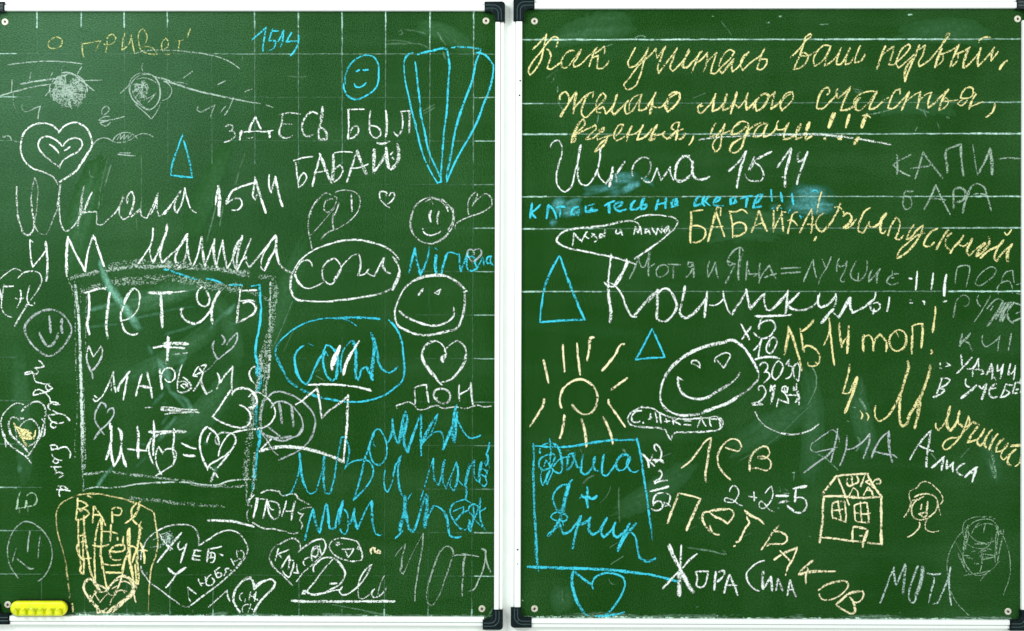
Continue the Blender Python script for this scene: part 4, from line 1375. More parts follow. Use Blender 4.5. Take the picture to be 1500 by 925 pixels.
('L', 'chalk_smiley', 'faint grey smiling face in the lower left corner', 'grey', """
2.2 0.55 139 3058 101 3085 64 3144 45 3208 48 3272 64 3325 91 3363 107 3387
2.2 0.55 139 3058 171 3058 224 3085 272 3133 299 3192 307 3261 293 3320 267 3368 224 3407
2.6 0.6 177 3115 168 3171 163 3232
2 0.5 237 3143 227 3213 224 3272
1.8 0.5 96 3213 83 3256 72 3299
2.6 0.65 101 3277 139 3304 165 3325 181 3333 197 3331
"""),
('L', 'chalk_bubble', 'thin yellow outline around the yellow names', 'yellow', """
2 0.5 453 2904 395 2928 352 2960 333 3000 331 3053 341 3133 363 3203 384 3288 395 3336
2.2 0.6 453 2904 496 2896 565 2893 640 2907 709 2920 763 2936 800 2947
3 0.6 512 2904 539 2917
3 0.7 501 2896 576 2893
2.6 0.55 389 3320 397 3389 405 3459 408 3507
3 0.6 424 3536 427 3560 429 3587
2 0.5 760 2939 797 2955
2.4 0.7 824 2960 856 2976 899 3003 909 3051 920 3115 925 3179 917 3243 899 3296 885 3339 880 3371
2.2 0.7 891 3309 880 3384 872 3485
1.4 0.3 872 3485 869 3603
"""),
('L', 'chalk_writing', 'yellow capitals at the top of the yellow outline', 'yellow', """
3.4 0.9 456 2920 453 2989 443 3048
2.6 0.85 453 2936 485 2941 515 2965 480 2981 453 2984
2.8 0.85 459 2981 496 2984 523 3013 491 3037 448 3048
2 0.8 459 2979 475 3000 491 2979
3 0.88 549 2968 547 3016 544 3061
3 0.88 555 2968 576 3000 597 3032 619 3080
3 0.88 549 3016 581 3019
3.6 0.9 656 3000 659 3061
3 0.88 656 2984 688 2976 712 2984 709 3013 667 3016
3 0.88 800 2949 773 2984 773 3027 800 3072
3 0.88 736 3067 773 3040 800 3016
3 0.9 797 2955 771 2992 773 3029 813 3077
4.4 0.9 819 2944 808 2992 781 3029 760 3048
4.4 0.85 816 3077 819 3136 811 3179 805 3253 808 3371
2.4 0.85 829 3056 827 3093 835 3099
3 0.85 760 3200 787 3205 803 3227 829 3224 861 3229
3.4 0.85 808 3211 792 3243 776 3296
4.4 0.88 824 3184 840 3227 848 3301
2.6 0.8 760 3093 763 3200 765 3285
"""),
('L', 'chalk_writing', 'tall yellow strokes and letters', 'yellow', """
3.2 0.85 459 3043 459 3117 461 3192 469 3267 477 3336
3.4 0.85 493 3021 496 3117 507 3203 520 3277 528 3336
2.6 0.85 488 3123 488 3213 491 3336
2.4 0.85 469 3139 501 3139
2.4 0.85 464 3179 504 3173
3.2 0.85 453 3192 453 3224 475 3267 491 3283
2.2 0.8 491 3275 536 3272
3 0.88 592 3037 576 3075 560 3149 555 3267 557 3336
3.2 0.88 600 3037 597 3117 592 3213 600 3336
4 0.88 592 3053 597 3160 584 3267
2.4 0.85 603 3115 645 3117 691 3128
3.6 0.88 651 3075 648 3123 648 3171
3 0.85 544 3195 587 3203 635 3192
3 0.85 688 3144 691 3165
3.2 0.85 723 3144 720 3187
3.4 0.88 640 3229 683 3235 731 3219 731 3197 693 3195 656 3213 643 3245 661 3277 709 3280
5 0.88 757 3096 752 3160 755 3213 741 3277
3.6 0.85 760 3213 757 3267 773 3336
4 0.85 741 3256 725 3309 717 3336
2.6 0.85 763 3208 784 3203 797 3213
3 0.85 800 3213 789 3256 776 3293
2.4 0.85 611 3304 656 3312 709 3309
2.2 0.8 613 3304 653 3312 709 3309
4 0.88 621 3355 661 3357 709 3357
3.2 0.85 477 3315 477 3357 491 3363 493 3267
3 0.85 523 3309 533 3352 549 3389
3 0.85 555 3309 557 3363 560 3400
3.2 0.85 597 3267 608 3347 619 3411 627 3443
3.2 0.85 731 3293 717 3373
3.2 0.85 768 3309 779 3363 784 3405
3.6 0.82 760 3320 776 3373 784 3427 781 3469 760 3507
3 0.85 805 3309 813 3373 811 3421 792 3416
3 0.8 792 3309 797 3373 800 3416
2.6 0.8 760 3400 781 3443 771 3491 760 3491
"""),
('L', 'chalk_heart', 'thick cream heart at the bottom edge', 'cream', """
4.2 0.88 544 3405 528 3392 501 3411 491 3443 512 3491 555 3549 603 3587 635 3592
4 0.85 549 3389 560 3427 587 3459
5 0.85 555 3405 581 3448
3 0.85 581 3427 608 3443 624 3453
3 0.85 627 3456 651 3427 677 3395 715 3373
2.4 0.85 635 3459 672 3411 699 3395
4 0.85 715 3373 757 3389 789 3411 800 3448
3 0.85 709 3384 757 3384 779 3416
5.4 0.85 779 3411 779 3459 757 3491 709 3528 635 3587
5 0.85 789 3464 768 3491 725 3528 661 3587
3 0.8 715 3373 699 3427 672 3475
2.4 0.8 709 3411 747 3411 768 3427
3 0.8 528 3491 549 3533 576 3555
2.6 0.8 568 3560 571 3592 603 3581 629 3565
1.8 0.8 525 3528 549 3485 560 3459
1.8 0.85 555 3464 565 3475 555 3480 587 3528 629 3480
1.8 0.8 560 3459 603 3469 629 3459
2 0.8 624 3459 645 3485 661 3491 704 3416
2 0.8 656 3451 688 3432
2 0.75 667 3501 693 3464 741 3464 715 3459
2.2 0.75 661 3507 651 3523 645 3544
2 0.75 720 3459 731 3475
3 0.75 784 3469 795 3528
"""),
('L', 'chalk_smudges', 'tiny white specks near the bottom rail', 'white', """
2 0.6 499 3592 501 3603
2 0.6 1131 3581 1133 3586
2 0.6 1213 3603 1219 3605
"""),
('L', 'chalk_heart', 'wide thin white heart around a text', 'white', """
2.4 0.78 827 3280 829 3243 843 3200 867 3157 920 3115 984 3085 1059 3075 1112 3080 1149 3104 1163 3147 1166 3200
2.4 0.78 1166 3200 1219 3163 1283 3123 1352 3108 1395 3123 1432 3163 1451 3211 1437 3264 1400 3317 1347 3371
2.6 0.78 1416 3288 1357 3357 1272 3432 1187 3496 1107 3557
1.8 0.4 1107 3557 1080 3555 1048 3539
2.6 0.65 1048 3539 984 3491 920 3443 877 3411 851 3373
3 0.5 851 3373 829 3336 827 3320
5 0.15 861 3357 861 3363
2 0.78 1224 3557 1272 3512 1331 3459
2.8 0.85 1331 3459 1336 3491 1347 3523
"""),
('L', 'chalk_writing', 'white capitals inside the wide heart', 'white', """
3.4 0.85 1067 3120 1016 3179 973 3232 923 3296
3 0.8 936 3131 963 3173 1000 3227
2.4 0.75 984 3195 1013 3219
2.8 0.85 1053 3176 1043 3200 1053 3221 1075 3211 1091 3195
3.4 0.85 1093 3189 1075 3243 1061 3299
3 0.85 1136 3224 1176 3229
3.2 0.85 1144 3227 1128 3277 1171 3283
2.8 0.85 1133 3256 1171 3261
3 0.85 1224 3221 1219 3253 1213 3293
2.8 0.85 1224 3219 1261 3213 1296 3203
2.4 0.85 1224 3243 1256 3243 1261 3264 1245 3296 1235 3296
2.4 0.8 1219 3269 1256 3267
2.4 0.8 1240 3243 1235 3275
2.8 0.85 1288 3248 1304 3254
2.2 0.8 1355 3277 1363 3291 1373 3312
2.2 0.75 1363 3291 1395 3283
1.8 0.7 1389 3227 1389 3253 1400 3275 1421 3275 1429 3243 1416 3227 1395 3232
3 0.85 987 3328 1011 3355 1032 3368
3 0.85 1088 3325 1043 3360
3 0.85 987 3328 1011 3357 1035 3363
3.2 0.85 1088 3325 1043 3357 1011 3400 973 3443
2.4 0.7 1101 3443 1104 3448
3 0.8 1101 3443 1128 3464 1149 3480
3 0.8 1107 3507 1115 3528
1.4 0.25 1101 3448 1107 3507
2.6 0.85 1163 3395 1171 3416 1181 3432
2.2 0.85 1176 3421 1197 3416
2.6 0.85 1203 3379 1211 3427
2.4 0.85 1235 3368 1213 3395 1213 3427 1235 3432 1256 3411 1243 3389
2.4 0.85 1259 3347 1272 3384 1293 3379 1299 3363 1277 3357 1267 3368
2.4 0.85 1259 3347 1288 3325
2.4 0.85 1315 3373 1325 3352 1320 3336 1331 3331 1355 3344
"""),
('L', 'chalk_scribble', 'pale blue crossed out letter', 'palecyan', """
R 979 3157 40 32 22 1.5 0.5
1.6 0.55 936 3136 1000 3112
1.6 0.55 1011 3125 995 3163 1005 3200
1.6 0.55 883 3208 936 3195 973 3179 1000 3152
1.6 0.55 909 3224 963 3189 1000 3157
1.6 0.55 899 3163 936 3147
"""),
('L', 'chalk_line', 'short bold white line', 'white', """
4 0.88 1219 3051 1293 3051 1357 3056 1416 3067 1485 3085
"""),
('L', 'chalk_writing', 'bold blue handwriting low on the board', 'cyan', """
3.4 0.78 1787 3163 1800 3107 1816 3043 1835 2981
4.6 0.8 1835 2984 1848 3053 1864 3101 1875 3123
3.6 0.78 1875 3123 1891 3037 1912 2952
4.2 0.8 1915 2952 1923 3016 1928 3075 1933 3096
3.6 0.75 1933 3096 1960 3096 1971 3053 1992 2984 2011 2936
5 0.75 2011 2941 1997 3000 1987 3069
2.6 0.72 2013 2981 2032 3005 2040 3053 2035 3107 2021 3131 2005 3123 1995 3101
4 0.75 2051 3069 2067 3027 2080 2979
4.6 0.75 2077 2984 2077 3037 2096 3101
3 0.72 2096 3101 2120 3043 2147 2984 2173 2939
4.2 0.78 2179 2936 2181 3000 2184 3064 2197 3117
2.6 0.78 2197 3117 2211 3133 2237 3134
2.6 0.75 2160 2955 2179 2936
3 0.85 2315 3155 2341 3131 2357 3112
6 0.78 2344 3107 2352 3064 2365 3021 2373 2909
6 0.72 2373 2909 2371 2973 2387 3053 2395 3096
4 0.75 2395 3101 2421 3117 2443 3064 2469 2979 2496 2899
6.4 0.72 2499 2899 2501 2973 2493 3043 2491 3091
3.6 0.72 2491 3091 2507 3027 2528 2989 2539 2965
2.8 0.75 2539 2964 2571 2973 2597 2995
4.6 0.72 2597 2995 2619 3037 2627 3091 2632 3123
3.6 0.85 2632 3123 2645 3144 2667 3149 2699 3147
1.8 0.65 2411 2891 2392 2925
"""),
('L', 'chalk_scribble', 'blue scribbled ring with letters', 'cyan', """
2.8 0.72 2725 2928 2683 2939 2645 2968 2637 2995 2651 3037 2672 3069 2699 3099 2725 3104 2741 3096 2752 3053 2747 3048
2.2 0.72 2725 2928 2757 2947
2.4 0.72 2659 2997 2693 2979 2715 2973 2717 2989 2699 3021 2672 3053 2667 3043
2.8 0.7 2672 3053 2715 3005 2744 2992
2.6 0.7 2744 2995 2752 2968 2773 2955 2800 2968 2797 3000 2779 3037 2763 3016 2744 3000
2.6 0.7 2773 2963 2776 3021 2768 3069 2760 3115
3 0.72 2813 2920 2811 2979 2813 3037 2843 3109
3 0.7 2811 2957 2795 3000 2773 3053 2757 3112
1.8 0.65 2779 3037 2805 3069 2832 3096
2.2 0.7 2805 3000 2827 2989 2845 2976
3.4 0.7 2752 3059 2747 3096 2752 3112
"""),
('L', 'chalk_writing', 'tall thin grey letters in the lower right corner', 'grey', """
1.6 0.45 2312 3267 2341 3224 2379 3187
2.4 0.6 2376 3192 2360 3256 2352 3331
2.2 0.6 2352 3320 2352 3357 2363 3363 2371 3341
1.6 0.4 2379 3331 2427 3224 2480 3125
2.4 0.55 2480 3128 2475 3203 2456 3304
1.6 0.4 2371 3347 2384 3320
2.4 0.6 2459 3288 2445 3384 2432 3480 2432 3523
3 0.5 2656 3245 2645 3213 2619 3202 2587 3224 2555 3288 2533 3347 2515 3411
1.8 0.45 2515 3411 2501 3480 2507 3533 2528 3549 2555 3523 2581 3469 2603 3405
2.6 0.45 2603 3405 2624 3347 2643 3288 2653 3256
3 0.6 2661 3256 2699 3251 2736 3251
2 0.6 2736 3251 2768 3256 2803 3262
3.8 0.6 2733 3245 2717 3299 2715 3373
2.4 0.6 2715 3373 2709 3427 2709 3493
3.4 0.65 2821 3216 2843 3229 2845 3261 2859 3315 2875 3352
2.4 0.7 2845 3261 2832 3331 2805 3400 2773 3456 2747 3464
"""),
('L', 'chalk_heart', 'white heart holding letters', 'white', """
1.6 0.4 1635 3187 1597 3219 1579 3267 1584 3293 1608 3331
2.6 0.75 1640 3189 1683 3165 1720 3155 1757 3187 1760 3213
2.8 0.8 1749 3235 1795 3197 1853 3165 1896 3163 1909 3192 1891 3245 1853 3288 1805 3331
2.4 0.7 1587 3288 1613 3331 1656 3373 1715 3429
2.2 0.75 1805 3331 1773 3363 1733 3416
2.4 0.8 1632 3216 1621 3251 1613 3285
2.4 0.8 1693 3221 1661 3235 1627 3245 1640 3256 1651 3272
2.6 0.82 1648 3333 1672 3288 1696 3256
3 0.82 1696 3256 1696 3293 1691 3336
2.6 0.8 1691 3283 1720 3285
2.4 0.78 1656 3341 1677 3373 1693 3384
2.8 0.8 1723 3299 1715 3331 1696 3381
2.4 0.78 1739 3309 1741 3336 1749 3360 1720 3357
2.4 0.78 1811 3267 1784 3283 1779 3299 1789 3315
2.2 0.75 1872 3187 1877 3224 1885 3253
2.2 0.75 1869 3203 1843 3203 1827 3229 1824 3256 1829 3285
2.4 0.75 1837 3219 1864 3208 1861 3251 1848 3269 1832 3256 1843 3224
2.2 0.75 1832 3261 1864 3261
"""),
('L', 'chalk_smiley', 'small white oval face with a beak', 'white', """
2.4 0.78 1992 3154 1955 3165 1931 3195 1939 3229 1976 3264 2024 3283 2072 3289 2120 3277 2123 3256 2109 3203 2099 3179 2045 3160 1992 3154
2.4 0.78 2005 3219 2040 3218 2072 3216 2056 3245 2040 3266 2024 3229
2 0.7 1960 3181 1973 3195 1989 3179 1971 3181 1979 3197 1992 3187
2 0.7 2091 3216 2101 3203 2104 3219 2093 3221
1.4 0.4 2003 3187 2008 3189
"""),
('L', 'chalk_writing', 'tiny cream letters', 'cream', """
3.6 0.92 2176 3245 2181 3213 2195 3213 2197 3235
3.2 0.92 2195 3219 2208 3243
3 0.9 2213 3243 2213 3224 2227 3232 2227 3243 2213 3240
"""),
('L', 'chalk_writing', 'white signature underlined with a bold line', 'white', """
2.8 0.85 1837 3349 1835 3336 1859 3299 1901 3269 1933 3267 1960 3272
4 0.88 1960 3272 1997 3309 2024 3363 2019 3384
2.8 0.85 2019 3384 1987 3427 1939 3453 1907 3469
4 0.82 1907 3469 1864 3483 1827 3483 1800 3469
3.2 0.85 1771 3480 1779 3464 1800 3469 1805 3475 1771 3481
2.4 0.85 1795 3469 1843 3411 1896 3341 1952 3275
3.6 0.85 1936 3421 1973 3419
2.4 0.8 1901 3477 1960 3459 1997 3453 2005 3440
2.4 0.82 2005 3443 1989 3464 2003 3485 2035 3483 2067 3464 2109 3427 2157 3357 2179 3304
2.8 0.85 2179 3307 2136 3347 2109 3395 2101 3437
1.5 0.6 2101 3437 2099 3475 2104 3501 2117 3509 2157 3491 2195 3453
2.6 0.8 2195 3453 2179 3480 2189 3501 2216 3496 2248 3469 2267 3443
1.6 0.5 2253 3373 2227 3427 2213 3501
4 0.8 1709 3520 1800 3525 1933 3525 2067 3525 2280 3524
3 0.85 1709 3520 1747 3525
4.6 0.8 2160 3525 2240 3525 2312 3523
"""),
('L', 'chalk_heart', 'small white heart with initials at the bottom edge', 'white', """
4 0.85 1408 3592 1384 3555 1368 3517 1373 3475 1400 3427 1432 3397 1469 3389 1488 3411 1491 3453
3.6 0.85 1491 3453 1528 3421 1560 3400
2.6 0.85 1560 3485 1517 3533 1485 3587
1.8 0.8 1419 3475 1405 3491 1408 3512 1416 3520
1.6 0.8 1440 3509 1435 3528
2 0.8 1469 3469 1459 3517
2 0.8 1501 3469 1493 3523
1.8 0.8 1464 3493 1496 3493
1.6 0.8 1507 3515 1509 3517
2 0.8 1424 3587 1421 3560 1469 3541 1461 3571 1453 3589
2 0.8 1477 3571 1480 3573
3.6 0.85 1491 3453 1480 3395
3.4 0.85 1491 3448 1523 3416 1560 3400 1592 3395 1613 3416 1608 3432 1560 3485 1528 3523 1496 3571 1485 3597
2.4 0.8 1499 3475 1488 3496 1496 3512 1507 3512
"""),
('R', 'chalk_writing', 'three lines of yellow handwriting at the top', 'yellow', """
2.7 0.85 3119 290 3160 253 3203 200
2.7 0.85 3203 200 3193 253 3183 300 3153 387 3107 440 3097 420 3120 367 3173 300 3213 247 3247 217 3267 223 3267 247 3259 277
2.7 0.85 3197 287 3217 297 3227 327 3217 367 3207 400 3223 407 3253 390 3287 367
2.7 0.85 3367 300 3340 300 3307 327 3288 367 3297 397 3320 397 3353 360 3403 290
2.7 0.85 3403 290 3380 340 3360 380 3363 393 3393 383 3440 340 3500 280
2.7 0.85 3493 287 3473 327 3453 390
2.7 0.85 3467 327 3507 300 3540 273 3543 293 3540 317
2.7 0.85 3473 340 3507 327 3500 367 3497 400 3513 403 3567 357
2.7 0.85 3723 280 3700 327 3680 373 3690 397 3720 387 3767 340 3800 280
2.7 0.85 3797 280 3773 360 3747 453 3720 507 3673 523 3657 507 3693 453 3760 367 3807 327 3843 287 3843 307 3850 340 3900 273
2.7 0.85 3900 273 3873 340 3853 407 3860 430 3893 387 3967 283
2.7 0.85 3967 283 3943 347 3930 407 3943 420 3987 373 4040 300
2.7 0.85 4033 307 4007 367 4003 400 4040 387
2.7 0.85 4037 287 4013 347 4000 393 4013 400 4060 360 4113 300
2.7 0.85 4100 307 4080 360 4053 427
2.7 0.85 4087 367 4120 340 4143 310 4143 347 4120 423
2.7 0.85 4133 373 4167 340 4200 310 4180 367 4163 427 4180 433 4227 393 4287 333 4303 307 4280 293 4247 313 4220 360 4217 413 4230 430 4267 387 4300 347
2.7 0.85 4300 353 4287 393 4293 420 4320 400 4360 340 4387 307 4360 327 4340 380 4353 413 4393 373 4467 313 4480 283
2.7 0.85 4473 293 4447 367 4437 407 4453 410 4493 367 4493 347 4460 347
2.7 0.85 4633 337 4680 293 4720 240 4753 207 4750 200 4727 213 4707 267 4680 340 4650 407 4673 403 4727 360 4733 327 4707 310 4687 327 4720 330 4780 300
2.7 0.85 4867 273 4833 267 4793 300 4767 347 4773 387 4800 373 4853 307 4867 273 4840 347 4833 387 4867 367 4930 280
2.7 0.85 4930 280 4907 340 4900 380 4917 380 4960 327 4983 280
2.7 0.85 4983 280 4960 340 4953 380 4967 377 5000 337
2.7 0.85 5040 270 5017 327 5007 367 5020 367 5067 320
3.2 0.85 5187 273 5160 340 5137 407
2.8 0.82 5173 320 5213 287 5237 273 5227 320 5207 380 5227 383 5267 353 5313 307 5333 273 5327 260 5293 280 5263 327 5253 380 5267 400 5313 360 5360 320
3.6 0.82 5387 263 5360 333 5320 427 5303 477 5300 460 5347 347
2.7 0.85 5373 300 5420 267 5407 320 5383 373 5387 390 5427 367 5480 313 5533 247 5563 200 5553 193 5533 233 5500 313
4 0.82 5520 287 5493 347 5477 397
2.6 0.8 5487 387 5527 340 5527 320 5507 320 5567 300 5623 260
3.6 0.82 5620 267 5587 333 5567 397
2.6 0.8 5580 387 5613 340 5613 313 5593 320 5633 307 5683 277
4.2 0.82 5680 280 5653 347 5643 397
2.8 0.82 5650 400 5693 360 5747 293
3.6 0.82 5747 283 5730 347 5730 390
2.7 0.85 5730 390 5773 347 5827 277
3.6 0.82 5827 277 5810 327 5807 357
2.6 0.8 5807 357 5827 333 5847 303
4.2 0.88 5900 357 5880 373 5857 407
3 0.75 5740 240 5760 223 5803 222
2 0.6 5737 237 5737 250
2.7 0.85 3280 587 3287 553 3313 540 3333 567 3327 613 3307 647 3287 687
3.6 0.82 3283 683 3307 647 3340 593 3373 540
3.6 0.8 3380 540 3367 600 3360 667
2.8 0.82 3367 633 3407 587 3453 547 3477 540 3473 573
3 0.8 3453 547 3420 607 3410 673 3427 690 3467 660 3507 620 3547 560 3533 547 3507 573 3493 627 3500 660 3520 660
2.8 0.82 3507 640 3533 627 3543 647 3547 670 3573 647 3613 553
3.6 0.82 3617 550 3597 613 3587 660 3600 673 3640 633 3687 587
2.8 0.82 3680 593 3660 633 3670 670 3693 660 3733 607 3763 553
2.2 0.75 3687 647 3690 607 3720 567 3753 557
3 0.82 3760 553 3747 607 3743 647 3767 647 3813 600 3843 540
4.2 0.82 3827 573 3817 627 3807 670
2.4 0.8 3827 587 3833 627 3853 633 3900 600
3.6 0.8 3973 547 3927 573 3897 613 3913 657 3953 620 3983 573 3980 547 3960 540 3920 560
4 0.75 3913 580 3907 647
2.4 0.8 4110 607 4103 627 4120 620
2.7 0.85 4100 613 4090 653 4100 663 4147 627 4193 553
3.4 0.8 4193 550 4180 607 4173 653 4193 647 4260 553
3.4 0.8 4257 553 4243 607 4237 650 4260 640 4313 560
4 0.8 4317 540 4300 607 4280 667
2.4 0.8 4307 613 4327 633 4347 613 4383 547
3.6 0.8 4380 553 4370 607 4373 643 4400 620 4433 587
4 0.8 4447 573 4427 607 4433 653 4460 640 4493 593 4503 560 4487 550 4460 560
3.6 0.8 4427 600 4413 637
2.2 0.75 4500 573 4527 553 4540 537
3.2 0.82 4540 540 4527 600 4517 640 4547 620 4587 580
2.2 0.78 4647 547 4600 573 4573 607 4580 647 4613 620 4647 573 4643 540 4620 543 4587 573
3.4 0.8 4587 587 4573 613 4583 650
3 0.82 4847 557 4860 527 4847 512 4813 540 4790 593 4790 637 4813 640 4860 600 4907 547
2.8 0.82 4907 520 4900 547 4910 577 4940 553 4983 510
3.6 0.82 4980 520 4947 587 4927 647 4953 647 5000 623
2.2 0.8 5140 540 5100 537 5040 553 5007 587 5007 633 5033 650 5073 620 5120 560 5140 533
4 0.8 5040 573 5013 607 5013 640
3.4 0.82 5140 540 5113 587 5093 640 5120 637 5167 600 5207 573
2.8 0.82 5273 550 5273 523 5247 533 5220 580 5203 633 5227 637 5280 593 5327 540
3.4 0.82 5327 540 5307 593 5283 647
2.2 0.8 5307 600 5353 560 5393 540
3.4 0.82 5393 540 5383 593 5373 637
2.2 0.8 5387 593 5427 553 5460 543
3 0.82 5460 543 5440 593 5440 633 5467 613 5507 573 5553 527
3.4 0.82 5557 527 5520 587 5503 647
2 0.75 5507 647 5540 627 5557 593 5540 573 5520 593 5567 593 5613 587
2.7 0.85 5700 540 5700 520 5673 512 5640 540 5627 573 5660 577 5693 567 5703 533 5720 553
3.2 0.82 5720 553 5693 593 5677 640
2.2 0.8 5660 577 5627 593 5610 610 5620 617 5667 587
2 0.75 5687 627 5720 613 5760 597
3.2 0.85 5830 607 5823 640 5777 688
2.6 0.82 3413 700 3387 727 3360 787 3347 833 3360 833 3373 800 3353 800 3420 767 3480 740
2.7 0.85 3420 700 3427 727 3400 760 3367 787
4 0.8 3400 713 3367 780 3350 840
2.7 0.85 3473 747 3487 733 3493 747 3453 793 3433 817 3467 813 3507 780 3533 747
2.6 0.82 3507 767 3540 750 3533 770 3507 787 3500 820 3533 807 3587 793
3.4 0.82 3560 800 3540 847 3507 880 3487 890 3500 867 3547 820
2.7 0.85 3607 800 3640 760 3653 733 3633 733 3607 767 3597 807 3607 823 3640 813 3700 740
3.4 0.82 3703 740 3680 787 3670 827
2.4 0.8 3680 793 3713 787 3767 733
3.6 0.82 3767 737 3747 780 3733 820 3760 813 3820 753
4.2 0.82 3850 733 3827 773 3807 820 3827 817 3840 787 3813 787
2.4 0.8 3827 787 3860 793 3900 767
2.7 0.85 3900 767 3887 800 3907 813 3953 773
2.7 0.85 3973 753 3980 720 3960 720 3933 753 3960 767 4000 757
3.6 0.82 3973 760 3960 820
2.7 0.85 3960 773 3907 817
3.4 0.85 4013 783 3993 813 3980 817
3 0.85 4063 800 4053 827 4037 850
3.6 0.85 4193 723 4173 760 4163 800 4193 800 4220 773 4247 727
2.6 0.85 4247 727 4227 813 4213 873 4193 892 4177 853 4187 827 4227 793 4280 767
4 0.8 4333 727 4300 747 4287 787 4307 787 4353 760 4387 727
2.6 0.85 4387 727 4353 713 4313 733
3.2 0.85 4387 740 4360 820 4340 873 4300 897 4277 887 4287 853 4327 820 4387 780
2.8 0.82 4380 773 4427 733 4467 720 4500 727
2.7 0.85 4500 727 4460 733 4427 767 4413 800 4447 800 4480 767
3 0.82 4497 733 4477 773 4473 803 4507 793 4553 740
2.7 0.85 4560 710 4550 733 4553 760 4587 760 4623 720
3.6 0.82 4620 723 4597 773 4593 817 4620 813 4693 727
3.6 0.82 4687 727 4667 773 4663 817 4700 800 4743 720
4 0.82 4740 720 4723 773 4723 817 4753 800
5 0.88 4893 667 4873 707 4857 750
2.4 0.85 4880 663 4860 713 4850 750
4.6 0.88 4977 673 4967 707 4957 747
4.2 0.88 4833 813 4833 820
4.2 0.88 4933 793 4927 817 4913 813
5.4 0.9 5080 673 5063 707 5050 747
2.6 0.85 5053 680 5073 677 5100 690
6 0.88 5030 807 5013 833 5007 843
"""),
('R', 'chalk_line', 'white line under the third yellow line', 'white', """
2.2 0.6 4097 820 4173 810 4267 803 4400 797 4533 793
3.4 0.6 4533 793 4667 790 4800 790 4933 803 5000 810
3.4 0.75 5033 815 5100 827 5220 850
"""),
('R', 'chalk_writing', 'large white handwriting reading Школа 1514', 'white', """
2.8 0.82 3225 863 3247 830 3270 823 3290 853 3293 900 3273 967 3259 1033 3270 1093 3310 1125 3343 1100 3367 1020 3403 853
3.8 0.7 3403 850 3390 920 3380 993
2.8 0.82 3390 987 3387 1040 3407 1080 3433 1087 3473 1053 3500 993 3517 867
2.8 0.82 3500 987 3513 1040 3550 1077 3567 1053 3590 980
3.6 0.75 3590 980 3583 1040 3570 1093
3.4 0.7 3660 950 3613 1020
3.6 0.3 3607 1020 3613 1067
2.4 0.6 3707 1033 3707 987 3727 947 3767 923 3800 930 3813 960 3807 1007 3780 1040
2.4 0.75 3760 1047 3787 1067 3813 1067 3833 1033 3850 987 3867 1040 3873 1057 3900 1020 3927 980 3930 1020 3947 1057
3.6 0.78 4040 913 3993 927 3963 973 3957 1020 3957 1050 3987 1060 4040 1040
3 0.75 3967 1067 3987 1067 4040 1033
2.8 0.82 4000 915 4020 917 4047 940 4060 973 4053 1020 4027 1040 4000 1060
3.8 0.78 4060 947 4057 1000 4063 1033 4087 1050 4157 1035
3.4 0.8 4270 1003 4320 960 4373 887
4.6 0.75 4370 890 4347 967 4327 1040 4317 1100
3.6 0.75 4437 933 4480 910 4523 888
3 0.78 4420 920 4400 967 4387 997
3.4 0.7 4423 940 4393 1000
2.8 0.82 4423 953 4460 987 4473 1020 4460 1060 4427 1063 4393 1060 4370 1040 4367 1020
3.2 0.78 4553 983 4593 927 4633 870
4.2 0.78 4637 870 4620 947 4603 1013 4600 1097
2 0.7 4583 1037 4607 1040
3.4 0.75 4687 893 4673 927 4680 947 4707 933 4733 887
3.6 0.82 4733 887 4707 960 4680 1033 4670 1080
"""),
('R', 'chalk_writing', 'thick blue lettering along a ruled line', 'cyan', """
4.4 0.92 3117 1193 3110 1240 3107 1280
3.6 0.9 3167 1200 3133 1233 3113 1247 3140 1280
4.6 0.9 3213 1203 3203 1280
4 0.9 3220 1207 3247 1240 3260 1280
3.4 0.85 3260 1217 3293 1213 3313 1213
4 0.85 3283 1220 3280 1273
3.6 0.85 3387 1213 3353 1233 3347 1260 3373 1253 3393 1227 3387 1267
5 0.9 3433 1213 3433 1240 3453 1240 3467 1220 3467 1240 3500 1233
2.4 0.8 3447 1207 3480 1197
4 0.92 3543 1207 3573 1190 3600 1179
4.6 0.92 3567 1193 3570 1247
3.8 0.9 3607 1213 3640 1200 3647 1187 3620 1187 3600 1213 3613 1233 3667 1227
4 0.92 3720 1177 3700 1200 3697 1227 3727 1227 3760 1193 3777 1163
4.6 0.92 3770 1167 3757 1200 3757 1227 3780 1220 3787 1200 3760 1200
4.4 0.92 3857 1173 3850 1200 3843 1230
4.4 0.92 3903 1163 3900 1193 3900 1220
3.4 0.9 3853 1200 3900 1190
4 0.9 3967 1167 3940 1180 3937 1213 3960 1200 3967 1167
3.4 0.9 3963 1167 3957 1200 3973 1205
4.4 0.9 4100 1150 4073 1187 4070 1207 4100 1200 4127 1153
4.6 0.92 4127 1153 4117 1180 4127 1207
3.4 0.9 4153 1153 4130 1180 4160 1207
3.6 0.9 4180 1187 4213 1173 4220 1160 4193 1167 4183 1200 4207 1207 4240 1207
5 0.92 4280 1167 4280 1197 4313 1187 4307 1167
2.4 0.85 4287 1160 4313 1160
3.6 0.9 4340 1167 4373 1153 4413 1150
4.6 0.92 4380 1153 4370 1213
4.6 0.92 4427 1193 4460 1160 4467 1140 4447 1143 4420 1187 4413 1217 4460 1210
3.4 0.92 4517 1113 4523 1180
4.2 0.92 4573 1130 4583 1183
4.2 0.92 4640 1137 4650 1200
2.4 0.85 4760 1123 4777 1115 4793 1127
2 0.85 4523 1224 4528 1221
2 0.8 4573 1221 4581 1224
2.6 0.85 4619 1248 4629 1229
2.6 0.7 4688 1264 4696 1280 4707 1272
"""),
